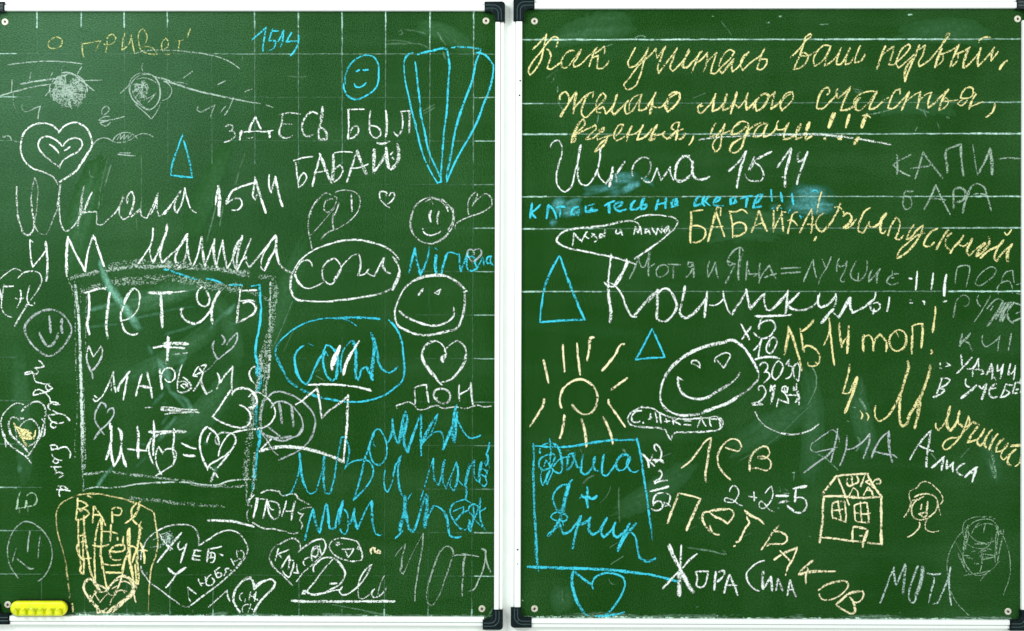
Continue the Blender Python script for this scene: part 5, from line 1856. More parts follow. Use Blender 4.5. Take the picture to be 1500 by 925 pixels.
('R', 'chalk_smudges', 'soft wiped patches of blue chalk', 'tealblue', """
27.5 0.51 4653 1153 4733 1147 4847 1160
22.5 0.33 4660 1133 4733 1133 4833 1140
22.5 0.48 4600 1213 4733 1207 4887 1213
12.5 0.42 4700 1233 4800 1233 4893 1220
2.5 0.75 4720 1207 4800 1197 4880 1203
7.5 0.225 4507 1220 4567 1207
10 0.75 3640 1133 3680 1107 3733 1073
6.25 0.75 3707 1100 3747 1067
15 0.525 3573 1047 3640 1043 3733 1040
10 0.375 3593 1067 3673 1060
5 0.525 3747 1040 3807 1073 3827 1093
17.5 0.27 3573 1133 3640 1100
10 0.27 3407 1093 3507 1107 3607 1073
3.75 0.375 3467 1147 3547 1113 3640 1093
5 0.18 3413 1147 3493 1127
12.5 0.675 3240 1213 3273 1187 3307 1170
5 0.6 3300 1213 3340 1187 3413 1173
12.5 0.6 3253 1227 3280 1227
15 0.675 3293 1253 3327 1240 3400 1233
7.5 0.3 3333 1193 3400 1193
10 0.4 3227 1301 3253 1317
8 0.15 3323 1227 3339 1248
"""),
('R', 'chalk_writing', 'grey capitals in two rows at the right edge', 'grey', """
3.2 0.6 5255 910 5257 967 5257 1020
2.6 0.55 5337 908 5287 933 5233 967 5253 987 5330 1032
3 0.55 5363 1047 5387 973 5410 893 5440 940 5487 1000 5523 1047
2.4 0.5 5337 990 5393 980 5447 970 5460 957
3.6 0.6 5547 877 5540 907 5547 960 5550 1010
3.2 0.55 5547 877 5587 860 5630 845
3.6 0.6 5630 847 5633 940 5645 1033
2 0.5 5700 852 5710 927 5727 1020
3.4 0.55 5727 1027 5760 967 5800 873
5.4 0.6 5800 870 5810 940 5813 1023
2.4 0.65 5853 933 5900 927 5977 931
2.4 0.5 5303 1120 5293 1167 5293 1207 5307 1227 5333 1217 5343 1187 5333 1160 5293 1153
3 0.45 5307 1121 5350 1123
3.6 0.55 5417 1227 5453 1153 5483 1087
2.6 0.6 5483 1083 5513 1153 5567 1257
3 0.5 5460 1163 5540 1173
3.6 0.5 5587 1120 5587 1173 5590 1230
4.4 0.5 5590 1113 5627 1103 5653 1120 5647 1167 5607 1187
3.6 0.55 5640 1247 5667 1153 5700 1087 5727 1077
2.8 0.65 5727 1077 5767 1100 5783 1147 5807 1233
2.4 0.5 5707 1140 5753 1137 5787 1150
"""),
('R', 'chalk_smudges', 'faint rubbed chalk smudges and specks', 'rubbed', """
2.4 0.6 4567 97 4580 99
2 0.5 4493 137 4507 133
1.6 0.4 4173 97 4183 95
2 0.35 4803 147 4853 143
1.4 0.2 4227 130 4253 160 4287 207
1.4 0.2 4060 577 4133 547
10 0.1 4867 533 4947 560 4993 580
3.6 0.8 5323 87 5341 85
10 0.12 5000 533 5067 547
1.4 0.35 5100 673 5187 653 5280 623
1.4 0.3 5000 523 5040 527
10 0.07 5387 660 5427 647
2 0.3 5410 647 5427 687
2 0.25 5367 633 5440 660
8 0.1 5827 133 5880 153
1.4 0.3 5087 673 5200 647
1.6 0.3 5413 640 5427 680
2 0.3 5373 750 5365 767
2 0.3 5493 720 5503 753
2.4 0.3 5547 687 5560 692
2 0.35 3257 440 3233 483
2 0.4 3268 507 3267 543
2 0.35 3272 573 3280 620 3297 640
1.6 0.4 3720 227 3753 210 3783 220
1.6 0.3 3533 280 3587 260
4 0.07 3200 460 3273 407
2.4 0.25 3507 673 3497 727
6 0.08 3467 653 3520 647
4 0.4 5808 2637 5819 2691 5829 2744 5835 2797
5 0.25 5792 2659 5808 2733 5824 2797
3 0.4 5808 2733 5827 2803
3 0.25 5456 2659 5485 2693
2 0.25 5813 2552 5808 2627
2 0.2 5627 2685 5680 2627
3 0.25 4755 2149 4771 2176 4784 2219
2.4 0.25 4784 2224 4781 2272 4760 2320
1.8 0.18 4760 2325 4733 2373
4 0.2 5037 2336 5053 2368
2.4 0.4 5048 2347 5075 2395
2 0.4 5000 2387 5011 2389
8 0.06 5053 2197 5053 2336
2 0.12 4755 2371 4653 2467 4573 2547 4483 2616
4 0.22 5027 2563 5037 2605 5016 2643
2 0.35 4792 2664 4819 2675 4883 2728 4909 2755
3 0.7 4643 2776 4656 2768
4 0.2 5053 2360 5075 2403
2 0.3 4963 2469 4973 2472
2 0.2 4653 2781 4651 2819
1.6 0.25 3885 2675 3928 2659
3 0.12 4333 2701 4408 2659
1.4 0.3 3397 2632 3408 2653
1.4 0.25 3419 2835 3445 2808 3483 2787
1.4 0.25 3317 2637 3339 2643
4 0.25 3653 2637 3664 2648
4 0.15 4032 3211 4107 3221 4160 3227
3 0.3 4107 3221 4171 3232 4245 3251
6 0.22 4229 3237 4261 3248
3 0.2 4080 3557 4091 3557
3 0.3 4568 2859 4568 2880
5 0.15 4584 2869 4627 2885
2.4 0.35 4595 2891 4627 2893
3 0.3 4643 2779 4659 2768
2 0.3 4557 2979 4565 2981
2 0.35 4741 3144 4749 3145
2 0.25 3627 2856 3627 2973 3632 3059
1.4 0.22 3413 2835 3445 2803 3483 2781
1.4 0.15 3579 2845 3557 2904 3520 2947
1.4 0.2 3573 3208 3616 3181
1.6 0.25 3579 3309 3616 3283 3651 3261
1.4 0.2 3568 3395 3579 3416 3605 3427
12 0.07 3296 3416 3301 3587
2 0.5 3061 3518 3064 3521
1.6 0.3 3128 3516 3131 3517
3 0.3 3072 3619 3120 3616
2 0.5 5200 3603 5205 3603
2 0.3 5275 3589 5272 3595
1.6 0.25 4093 3035 4104 3037
1.4 0.15 4045 3099 4083 3083
1.4 0.2 4355 3147 4403 3125
"""),
('R', 'chalk_speech_bubble', 'long white speech bubble with a tail', 'white', """
3 0.85 3723 1549 3653 1525 3573 1504 3493 1488 3413 1472 3333 1456 3285 1435 3261 1413 3275 1381 3317 1352
3.4 0.75 3317 1352 3381 1339 3493 1328 3573 1317 3653 1299 3712 1296
2.6 0.85 3712 1296 3739 1275 3787 1263 3840 1261
2 0.75 3717 1299 3739 1312 3747 1339
2.4 0.8 3800 1263 3853 1261 3907 1267 3949 1277 3971 1301 3960 1328 3923 1365
3 0.78 3923 1365 3869 1413 3800 1461
3.4 0.78 3840 1435 3787 1472 3720 1517
2.8 0.88 3355 1440 3363 1371
3 0.85 3363 1371 3408 1416
2.6 0.85 3408 1416 3435 1360
2.4 0.85 3440 1360 3424 1381 3451 1400
2.4 0.85 3467 1371 3483 1376 3467 1389 3493 1392 3496 1408 3483 1419
2.8 0.85 3536 1376 3515 1376 3512 1392 3531 1387 3544 1349 3541 1387
2.6 0.85 3611 1349 3608 1368 3627 1368 3637 1347 3645 1379
2.6 0.85 3715 1376 3723 1331 3739 1365 3752 1331 3760 1373
2.6 0.85 3803 1344 3781 1344 3781 1365 3803 1355 3808 1371
2.6 0.85 3819 1336 3843 1376 3853 1341 3875 1365 3880 1328
2.8 0.85 3912 1325 3888 1355 3901 1368 3915 1328 3928 1363
3 0.85 3800 1349 3805 1368
"""),
('R', 'chalk_writing', 'thin grey line of capitals', 'grey', """
3 0.5 3688 1637 3723 1557 3744 1499
2.4 0.55 3744 1499 3749 1547 3760 1568 3773 1565 3792 1525 3805 1477
3.2 0.55 3808 1477 3800 1536 3800 1621
2 0.5 3803 1568 3835 1547
3 0.35 3800 1480 3805 1523
2.4 0.55 3907 1557 3869 1557 3845 1592 3853 1621 3880 1621 3915 1581 3907 1557
2.4 0.55 3915 1550 3987 1552
2.4 0.55 3947 1555 3944 1632
2.4 0.55 4053 1539 4035 1536 4029 1560 4045 1565 4056 1544
3.6 0.5 4056 1539 4064 1581 4064 1624
2.6 0.55 4056 1571 4035 1613 4019 1627
2.2 0.5 4157 1533 4147 1576 4149 1624 4168 1592 4189 1539
3.2 0.55 4192 1536 4197 1587 4208 1632
2.4 0.55 4307 1475 4269 1512 4264 1539 4275 1560 4304 1544
2.4 0.55 4301 1547 4264 1531 4280 1493 4312 1461 4339 1451 4355 1472
2.4 0.55 4333 1456 4333 1520 4328 1600
1.8 0.35 4352 1488 4341 1525 4336 1579
2.8 0.6 4307 1547 4280 1603 4251 1661
2.8 0.55 4331 1523 4325 1587 4328 1640
2.8 0.55 4379 1533 4376 1587 4371 1643
2.4 0.55 4387 1581 4387 1608 4440 1605
2.8 0.55 4451 1544 4448 1603 4448 1661
1.6 0.5 4413 1624 4429 1613
2.6 0.6 4451 1640 4477 1597 4509 1557 4525 1597 4552 1640
2.8 0.6 4480 1627 4515 1613 4552 1605
2.6 0.55 4576 1576 4632 1571 4688 1568
3 0.5 4576 1604 4627 1600 4688 1597
2.4 0.55 4709 1651 4728 1603 4765 1523
2.4 0.55 4765 1523 4771 1576 4784 1629
2.4 0.55 4819 1523 4835 1565
2.4 0.55 4869 1507 4840 1576 4808 1629 4797 1667
2.4 0.55 4904 1592 4904 1555 4915 1517 4909 1549 4925 1565 4947 1555 4963 1533 4952 1581 4936 1613 4925 1640 4931 1651 4947 1648 4949 1637
2.4 0.55 5016 1533 4995 1571 4984 1603 4995 1635 5032 1645 5064 1619 5080 1581 5080 1528
2.4 0.55 5029 1600 5027 1645
2.4 0.55 5109 1584 5093 1619 5091 1651 5117 1624 5160 1576
3.4 0.5 5157 1576 5139 1613 5139 1659
2.4 0.55 5227 1589 5229 1608
2.4 0.55 5264 1605 5235 1608 5208 1629 5195 1656 5213 1667 5261 1659
2.4 0.55 5224 1629 5235 1629
"""),
('R', 'chalk_writing', 'yellow capitals under the blue lettering', 'yellow', """
3 0.85 4045 1245 4077 1237 4120 1232
3.6 0.85 4048 1245 4051 1296 4045 1360 4045 1424
2.8 0.85 4056 1325 4093 1325 4131 1349 4133 1381 4104 1413 4056 1421
4 0.8 4149 1416 4168 1344 4195 1243 4205 1216
2.6 0.8 4205 1216 4224 1216 4221 1264
3.2 0.85 4195 1243 4221 1317 4245 1387
2.4 0.8 4179 1331 4237 1328
2.8 0.85 4272 1240 4312 1243 4349 1232 4379 1251
3 0.85 4275 1248 4291 1323 4293 1395
3 0.85 4296 1320 4333 1304 4365 1317 4371 1349 4344 1376 4296 1384
3 0.82 4405 1360 4424 1307 4448 1229
4 0.8 4448 1229 4467 1296 4493 1355
2.4 0.8 4424 1323 4467 1307
3.4 0.85 4533 1235 4533 1296 4531 1360
2.8 0.82 4533 1344 4557 1301 4584 1243
3.6 0.85 4581 1237 4584 1301 4589 1357
2.6 0.82 4581 1245 4605 1243
2.8 0.82 4555 1235 4557 1216 4571 1206
2.8 0.82 4672 1243 4653 1248 4632 1301 4616 1368
3 0.85 4613 1296 4627 1291 4672 1323
3 0.82 4685 1368 4712 1307 4755 1227
3.4 0.82 4755 1224 4760 1291 4752 1365
2.6 0.82 4733 1317 4776 1318
2.8 0.82 4813 1128 4797 1189 4787 1253
3 0.85 4781 1389 4773 1413
3.8 0.85 4781 1392 4773 1411
"""),
('R', 'chalk_writing', 'slanting yellow handwriting', 'yellow', """
3.4 0.85 4829 1248 4792 1280 4781 1317 4795 1349 4811 1360 4845 1333 4888 1275 4915 1221 4923 1195
2.4 0.82 4888 1216 4920 1216 4941 1243 4947 1264
3.2 0.85 4941 1267 4973 1251 4992 1275 4979 1307 4947 1333
4.2 0.82 4989 1280 4968 1317 4944 1333
2.8 0.85 4944 1338 4973 1333 5000 1307 5016 1285
3.2 0.82 5099 1219 5069 1237 5043 1285 5029 1328 5037 1360 5053 1365 5075 1333 5093 1301 5096 1328 5112 1333
4.6 0.85 5112 1333 5144 1317 5171 1280 5195 1251
5 0.85 5192 1253 5165 1296 5157 1355
2.8 0.85 5157 1360 5171 1368 5189 1352
3 0.82 5200 1387 5213 1344 5251 1275
3 0.85 5253 1275 5272 1301 5267 1344 5245 1397 5259 1403 5293 1381
3.2 0.85 5355 1317 5328 1363 5312 1403 5328 1400 5365 1357 5408 1320
3.4 0.82 5408 1320 5397 1368 5360 1427 5307 1485 5256 1515
3 0.82 5256 1515 5269 1475 5323 1421 5376 1379 5421 1368
3.2 0.85 5493 1341 5461 1357 5424 1400 5411 1437 5429 1445 5472 1421
4 0.82 5555 1349 5520 1400 5485 1467
3 0.82 5576 1368 5541 1405 5541 1437 5568 1467
3.8 0.85 5568 1485 5595 1443 5627 1411 5645 1381
2.8 0.82 5621 1435 5648 1443 5669 1427
4.4 0.82 5699 1400 5675 1443 5664 1480
3 0.85 5664 1480 5680 1499 5723 1459 5776 1421
4.6 0.8 5792 1389 5797 1421 5765 1469 5723 1504
4 0.72 5776 1427 5739 1464 5720 1501
3.8 0.8 5744 1512 5797 1469 5851 1443 5880 1403
3.2 0.85 5875 1416 5840 1469 5829 1517 5840 1531 5872 1485 5915 1448
4.6 0.8 5931 1432 5909 1469 5904 1531
3 0.88 5885 1363 5896 1378 5915 1365 5925 1347
"""),
('R', 'chalk_triangle', 'tall blue triangle at the left edge', 'cyan', """
3.6 0.9 3277 1501 3232 1581 3200 1656 3181 1736 3171 1811 3163 1891
3.6 0.9 3165 1890 3243 1883 3333 1877 3429 1875
3.6 0.9 3427 1875 3392 1800 3355 1709 3317 1608 3283 1507
"""),
('R', 'chalk_writing', 'large bold white handwritten word', 'white', """
3.4 0.88 3584 1491 3573 1560 3563 1651
4.8 0.92 3563 1651 3568 1747 3579 1821 3573 1891
5.4 0.85 3675 1539 3643 1608 3597 1680
2.4 0.85 3672 1517 3675 1539
3 0.85 3541 1656 3563 1677 3597 1680
2.4 0.8 3581 1659 3603 1675
3.2 0.88 3603 1677 3632 1709 3659 1773
4 0.8 3659 1773 3680 1821 3701 1853 3728 1859
4.2 0.7 3717 1848 3760 1800 3808 1741 3840 1715
4.2 0.7 3800 1773 3827 1736 3859 1699
4.6 0.75 3851 1696 3851 1779 3848 1869
3.2 0.78 3848 1869 3875 1883 3907 1883
3.4 0.88 3859 1720 3880 1696 3907 1691 3933 1715
4 0.68 3933 1715 3960 1768 3965 1795 3949 1837 3928 1864 3901 1885
4.2 0.92 4013 1680 4003 1736 3984 1811
4.6 0.88 3984 1811 3987 1843 4013 1864 4051 1848 4099 1800 4141 1741
4.4 0.82 4144 1709 4136 1779 4128 1861
2.6 0.85 4157 1788 4195 1789 4221 1773 4240 1747
3 0.8 4237 1709 4253 1784 4275 1832 4291 1845
4 0.7 4291 1843 4307 1811 4339 1768 4371 1709
4.4 0.72 4371 1696 4381 1747 4397 1813
4.2 0.72 4397 1811 4429 1773 4477 1725
3.4 0.75 4480 1723 4480 1779 4493 1816 4509 1821
3.6 0.88 4509 1821 4547 1795 4600 1736
3.4 0.88 4520 1816 4563 1773 4616 1712
3.8 0.9 4616 1704 4611 1768 4603 1837
4 0.9 4680 1720 4648 1752 4616 1784
3.6 0.8 4611 1787 4643 1811 4691 1819 4744 1805 4787 1771
3.6 0.85 4803 1720 4792 1757 4797 1789 4813 1805
4.4 0.75 4813 1803 4856 1779 4893 1736
3.2 0.88 4896 1723 4899 1763 4888 1800
5 0.75 4883 1811 4851 1848 4813 1893
2 0.8 4880 1829 4915 1864
4.6 0.85 4915 1861 4947 1805 4981 1744
4.2 0.82 4984 1744 4981 1784 4997 1835
3.6 0.85 4995 1835 5043 1811 5085 1784 5123 1747 5131 1717
3 0.85 5104 1771 5101 1805 5115 1827 5139 1821 5157 1795 5149 1779 5117 1781
4.6 0.85 5123 1811 5115 1837
3.8 0.92 5211 1744 5205 1784 5197 1824
"""),
('R', 'chalk_exclamation_marks', 'three bold white exclamation marks', 'white', """
3 0.9 5328 1632 5339 1634
3.2 0.95 5373 1592 5371 1640 5365 1701
3.2 0.92 5469 1600 5464 1645 5456 1699
5 0.95 5544 1611 5536 1656 5533 1731
2.4 0.7 5333 1752 5336 1763
2.8 0.6 5331 1776 5347 1776
2.8 0.75 5405 1765 5413 1768 5416 1784
3 0.7 5528 1768 5544 1765
"""),
('R', 'chalk_writing', 'thin grey capitals in rows at the right edge', 'grey', """
2 0.55 5595 1661 5600 1613 5616 1563 5648 1555 5680 1565 5675 1613 5659 1683
1.8 0.55 5616 1568 5648 1557 5683 1560
2 0.55 5733 1619 5765 1587 5813 1565 5837 1581 5824 1613 5781 1651 5733 1675 5715 1667 5723 1635 5749 1603
2 0.55 5941 1656 5933 1587 5893 1597 5872 1629 5869 1656
2 0.55 5931 1720 5931 1693 5909 1648 5867 1661 5843 1688 5848 1723
2.2 0.6 5957 1669 5995 1664
2 0.5 5957 1720 5981 1725
1.8 0.45 5587 1864 5595 1800 5616 1747 5643 1730 5675 1747 5680 1773 5659 1797 5645 1795
3.2 0.5 5597 1789 5587 1859
2 0.55 5733 1733 5725 1752 5744 1795
2 0.55 5803 1731 5776 1784 5739 1843 5709 1885
2.6 0.6 5784 1811 5808 1779 5856 1752 5877 1768
4 0.65 5877 1768 5845 1827 5813 1875 5781 1915
2 0.6 5803 1821 5819 1795
3.4 0.6 5888 1779 5861 1827 5835 1869
5 0.6 5909 1784 5877 1832 5861 1880
4 0.6 5893 1843 5872 1885
2.8 0.65 5888 1779 5941 1776 5979 1789
3.4 0.6 5936 1779 5909 1816 5909 1869 5936 1896
3.4 0.6 5936 1885 5979 1867
2.4 0.6 5952 1837 5984 1827
4 0.6 5637 1960 5624 2029
3.4 0.6 5685 1955 5648 1997 5621 2024
2.2 0.55 5648 2003 5675 2013 5685 2035 5696 2056
2.2 0.6 5757 1965 5755 2008 5773 2032 5813 2013 5859 1971
2.2 0.6 5859 1968 5851 2013 5848 2056
2.8 0.65 5925 1957 5909 2051
"""),
('R', 'chalk_writing', 'yellow number 1514 and a word', 'yellow', """
3.2 0.85 4619 1909 4613 1976 4600 2051
2.8 0.85 4619 1912 4648 1981 4672 2056
3.4 0.85 4688 1928 4699 1987 4704 2051
4 0.9 4701 1941 4733 1917 4765 1877
2.8 0.85 4712 2040 4733 2027 4755 2035 4781 2051
2.6 0.85 4856 1861 4859 1933 4845 1987 4824 2024
3.6 0.85 4861 1901 4867 1976 4877 2053
3.6 0.82 4917 1896 4923 1971 4933 2035
2.6 0.85 4933 2029 4947 1997 4973 1971
4.6 0.82 4973 1912 4968 1987 4963 2053
3.6 0.82 5064 1968 5056 2013 5059 2053
2.8 0.85 5064 1976 5091 1968 5115 2003
3.4 0.82 5115 2053 5123 2003 5155 1960 5181 1987 5197 2019 5195 2053
2.8 0.85 5267 1933 5229 1955 5211 1992 5219 2035 5235 2053
2.8 0.85 5267 1933 5299 1949 5312 1987 5304 2029 5288 2053
2 0.75 5251 1949 5264 1973
3.2 0.85 5344 1912 5347 1976 5341 2053
2.8 0.85 5344 1915 5376 1901 5408 1899
4.6 0.88 5405 1901 5405 1965 5397 2037
2.6 0.88 5480 1797 5477 1859 5469 1912
3.6 0.9 5472 1891 5464 1949
3.2 0.85 4621 1931 4613 2011 4595 2080
3.2 0.85 4624 1925 4653 2011 4680 2096 4699 2171
3 0.85 4699 2000 4707 2037 4712 2064
2.8 0.85 4709 2048 4720 2029 4755 2032 4792 2064 4803 2107 4789 2136 4760 2147 4736 2141 4733 2125
2.4 0.8 4789 2131 4779 2125
3.6 0.85 4869 1963 4877 2059 4888 2139
4 0.82 4973 1963 4968 2027 4965 2072
2.6 0.8 4931 2037 4947 1995 4979 1973
3.6 0.82 5059 1968 5056 2021 5061 2067
3.6 0.82 5117 2005 5118 2056
3 0.82 5195 2000 5191 2059
2.8 0.85 5216 1963 5211 2005 5229 2048 5256 2059 5288 2043 5307 2005 5304 1973
3.2 0.85 5344 1971 5341 2024 5341 2072
3.6 0.75 5456 2053 5461 2064 5453 2075
"""),
('R', 'chalk_sum', 'white long multiplication in a column', 'white', """
3.8 0.85 4424 1853 4493 1853 4600 1848
3.6 0.88 4515 1853 4573 1851 4635 1848
2.6 0.85 4341 1901 4365 1939 4387 1976
2.8 0.85 4400 1917 4371 1955 4355 1976
3.4 0.88 4464 1861 4451 1896 4445 1928
3 0.88 4448 1907 4483 1883 4520 1880 4541 1907 4531 1944 4504 1976
3.2 0.88 4419 1952 4435 1973
2.8 0.85 4349 1920 4371 1952 4392 1992
2.8 0.85 4397 1920 4376 1952 4347 1989
3 0.88 4416 1952 4435 1971 4472 1984 4504 1976 4531 1947 4544 1920
3 0.88 4416 2053 4440 2027 4461 1992 4448 2053 4443 2096
2.8 0.85 4531 1976 4504 2000 4496 2064 4509 2072 4541 2037 4552 2000 4531 1976
2.6 0.8 4509 1984 4507 2032
4 0.85 4427 2107 4493 2093 4568 2101
2.6 0.88 4451 2144 4467 2128 4488 2128 4499 2149 4480 2181 4504 2187 4509 2203 4493 2229 4475 2243
2.6 0.85 4563 2115 4531 2155 4525 2208 4544 2227 4573 2192 4587 2144 4563 2115
2.8 0.85 4448 2288 4448 2267 4467 2261 4485 2288 4472 2331 4440 2357
2.4 0.85 4405 2365 4429 2360 4467 2371 4440 2373 4408 2376 4440 2357
4 0.88 4512 2293 4520 2259 4525 2288 4539 2261 4531 2304 4517 2365
2.2 0.85 4563 2339 4549 2384
2.4 0.85 4603 2139 4624 2109 4619 2144 4640 2149 4640 2181 4627 2208 4603 2219
2.6 0.88 4659 2133 4648 2171 4656 2213 4677 2235 4685 2187 4683 2144 4672 2128 4659 2144
2.6 0.85 4579 2288 4589 2267 4616 2272 4611 2299 4579 2293 4600 2309 4616 2341 4619 2363 4571 2347
2.6 0.85 4595 2277 4600 2304
2.6 0.85 4648 2288 4648 2267 4659 2288
2.6 0.85 4667 2251 4672 2304 4683 2325
2.6 0.85 4616 2317 4648 2317 4685 2323
3.4 0.85 4675 2293 4672 2341 4661 2357
2.4 0.85 4685 2325 4680 2373
2.2 0.85 4557 2339 4552 2384
"""),
('R', 'chalk_sun_drawing', 'cream sun ring with straight rays', 'cream', """
3.8 0.92 3183 2109 3195 2155 3213 2243
3.8 0.92 3299 2021 3301 2091 3308 2179
3.8 0.92 3381 2013 3387 2091 3400 2197
4.2 0.92 3480 1979 3467 1979 3453 2048 3440 2115
4.6 0.92 3656 2017 3640 2021 3605 2080 3563 2133 3528 2173
4 0.88 3675 2216 3627 2251 3576 2288
3.8 0.92 3291 2392 3280 2347 3296 2288 3344 2240 3408 2225 3461 2251 3493 2293 3499 2347 3488 2389 3456 2424 3424 2429 3387 2411 3352 2373
4 0.92 3187 2339 3184 2371 3157 2419 3104 2501
3.8 0.92 3563 2360 3605 2419 3664 2504
4.6 0.9 3308 2437 3301 2488 3277 2576
4.4 0.92 3408 2456 3424 2515 3435 2616
4.2 0.92 3533 2443 3563 2504 3592 2603
3.8 0.92 3565 2344 3565 2365
"""),
('R', 'chalk_triangle', 'small blue triangle beside the smiling face', 'cyan', """
3.2 0.9 3821 1928 3776 2016 3725 2107
3.2 0.9 3725 2108 3787 2101 3840 2096
3.2 0.9 3800 2099 3848 2097 3896 2092
3.2 0.9 3896 2093 3864 2021 3821 1928
"""),
('R', 'chalk_smiley', 'big white tilted smiling face', 'white', """
5.6 0.8 4253 2008 4173 2021 4099 2043 4029 2077 3960 2128 3917 2176 3891 2219
3.2 0.82 3891 2219 3875 2267 3869 2336 3885 2384 3917 2416
4.6 0.82 4253 2000 4296 1997 4339 2021 4387 2075 4419 2133 4445 2187
2.2 0.7 4445 2187 4443 2224
3.6 0.65 4440 2227 4392 2277 4323 2325
5 0.82 4323 2325 4253 2368 4173 2395 4120 2413
2.6 0.85 3875 2360 3896 2387 3928 2413 3960 2427
4 0.85 3960 2427 4013 2435 4083 2429 4147 2411
4.4 0.82 4147 2411 4200 2387 4269 2360
4 0.82 3971 2211 3976 2261 3997 2304 4040 2331 4088 2339
4.6 0.75 4088 2339 4141 2331 4205 2293 4269 2256
2.8 0.7 4269 2256 4307 2224 4333 2184
2.4 0.8 3973 2211 4000 2232
2.6 0.85 4053 2133 4056 2117 4075 2112 4093 2123 4099 2155 4072 2139 4056 2133
2.4 0.85 4189 2123 4187 2107 4211 2085 4264 2069 4277 2080 4264 2117 4240 2155 4216 2128 4200 2112
"""),
('R', 'chalk_writing', 'large yellow letters and a slanting word', 'yellow', """
3 0.85 4979 2139 4963 2219 4936 2304
2.8 0.85 4936 2304 4973 2303 4995 2261 5021 2208
4.8 0.88 5021 2211 5000 2293 4973 2363 4949 2421
4.4 0.88 4973 2360 4952 2419
2.6 0.88 5040 2408 5053 2435 5045 2457
2.6 0.88 5077 2421 5088 2440 5083 2464
2.4 0.85 5131 2379 5128 2400
2.8 0.85 5129 2379 5125 2424 5133 2456 5149 2469 5181 2456 5213 2424 5240 2381
4.6 0.75 5317 2115 5323 2141 5301 2227 5280 2301
3.4 0.8 5277 2301 5253 2355 5221 2408 5200 2440
4.2 0.78 5280 2301 5272 2365 5269 2419 5272 2453
4.8 0.78 5451 2141 5445 2184 5424 2248 5403 2301
4.2 0.78 5403 2301 5360 2376 5317 2453
4.4 0.75 5408 2301 5381 2365 5379 2453
3.4 0.8 5253 2360 5227 2408 5200 2445
4 0.8 5272 2360 5269 2429 5275 2477 5285 2499 5307 2488 5333 2429 5376 2360
4.6 0.78 5392 2360 5381 2424 5360 2507
2.8 0.85 5483 2480 5485 2509 5499 2523 5520 2499 5547 2456 5568 2384
4 0.82 5568 2384 5549 2456 5549 2499 5568 2525 5595 2493 5611 2456 5624 2413
3.2 0.85 5624 2408 5611 2456 5621 2488 5637 2493
2.8 0.85 5675 2440 5667 2499 5643 2504 5627 2488
3 0.85 5675 2440 5659 2488 5627 2557 5584 2605 5541 2635 5525 2621 5541 2584 5573 2568 5611 2565 5653 2525 5696 2475
4 0.82 5696 2472 5733 2491 5712 2525 5680 2568 5669 2592 5723 2579
3.4 0.85 5768 2515 5739 2563 5728 2579 5728 2600 5744 2613 5768 2589
4 0.82 5811 2520 5776 2568 5768 2605 5776 2621
3.8 0.82 5845 2547 5808 2600 5797 2635
3.6 0.82 5880 2571 5840 2621 5835 2648 5851 2648 5904 2600
3 0.85 5904 2600 5872 2648 5864 2680 5877 2693 5909 2669 5952 2635
3.4 0.82 5952 2635 5909 2685 5904 2712 5920 2728
2.8 0.85 5923 2616 5947 2615 5979 2613
2.6 0.85 5925 2611 5981 2606
2.8 0.85 5976 2677 5979 2696 5949 2733
"""),
('R', 'chalk_writing', 'white capitals reading УДАЧИ В УЧЕБЕ', 'white', """
3 0.85 5631 2080 5635 2115 5637 2141
3.2 0.85 5693 2096 5648 2147 5605 2189
2.6 0.85 5731 2101 5720 2131 5696 2163
2.6 0.85 5731 2101 5733 2141 5736 2163
3 0.85 5667 2163 5712 2165 5755 2173 5763 2187 5749 2195
2.6 0.85 5696 2168 5699 2205
3.4 0.85 5808 2133 5797 2163 5779 2197
3 0.82 5808 2136 5816 2184 5811 2221
2.4 0.8 5789 2179 5816 2176
1.8 0.7 5816 2216 5824 2211 5835 2227
3 0.85 5845 2139 5843 2173 5856 2168 5880 2136
4 0.85 5877 2139 5861 2216
3.2 0.85 5920 2133 5907 2195 5925 2189 5949 2144
2.8 0.85 5949 2144 5939 2227
3.2 0.85 5517 2221 5507 2259 5488 2307
2.6 0.85 5509 2221 5547 2219 5565 2229 5552 2248 5515 2269
2.6 0.85 5499 2275 5533 2283
4 0.88 5531 2293 5504 2312 5469 2328
3 0.85 5658 2224 5661 2259 5680 2269
4.2 0.85 5720 2259 5680 2296 5632 2333
3 0.85 5736 2264 5755 2280 5776 2248
4.4 0.85 5781 2251 5768 2296 5752 2339
3.4 0.8 5837 2251 5813 2264 5795 2301 5808 2328 5843 2325
2.4 0.8 5803 2280 5835 2275
2.8 0.85 5893 2253 5877 2296 5861 2328 5888 2323 5915 2301 5899 2291 5877 2293
2.6 0.85 5893 2253 5931 2259
2.8 0.82 5984 2213 5979 2248 5952 2243 5941 2269 5933 2307 5957 2304
2.6 0.8 5947 2285 5968 2280
2.2 0.75 5981 2285 5979 2299
2.6 0.85 5973 2248 5984 2211
2.6 0.8 5507 2128 5509 2141
2.4 0.8 5507 2157 5517 2160
2.4 0.85 5547 2125 5568 2141 5541 2149
"""),
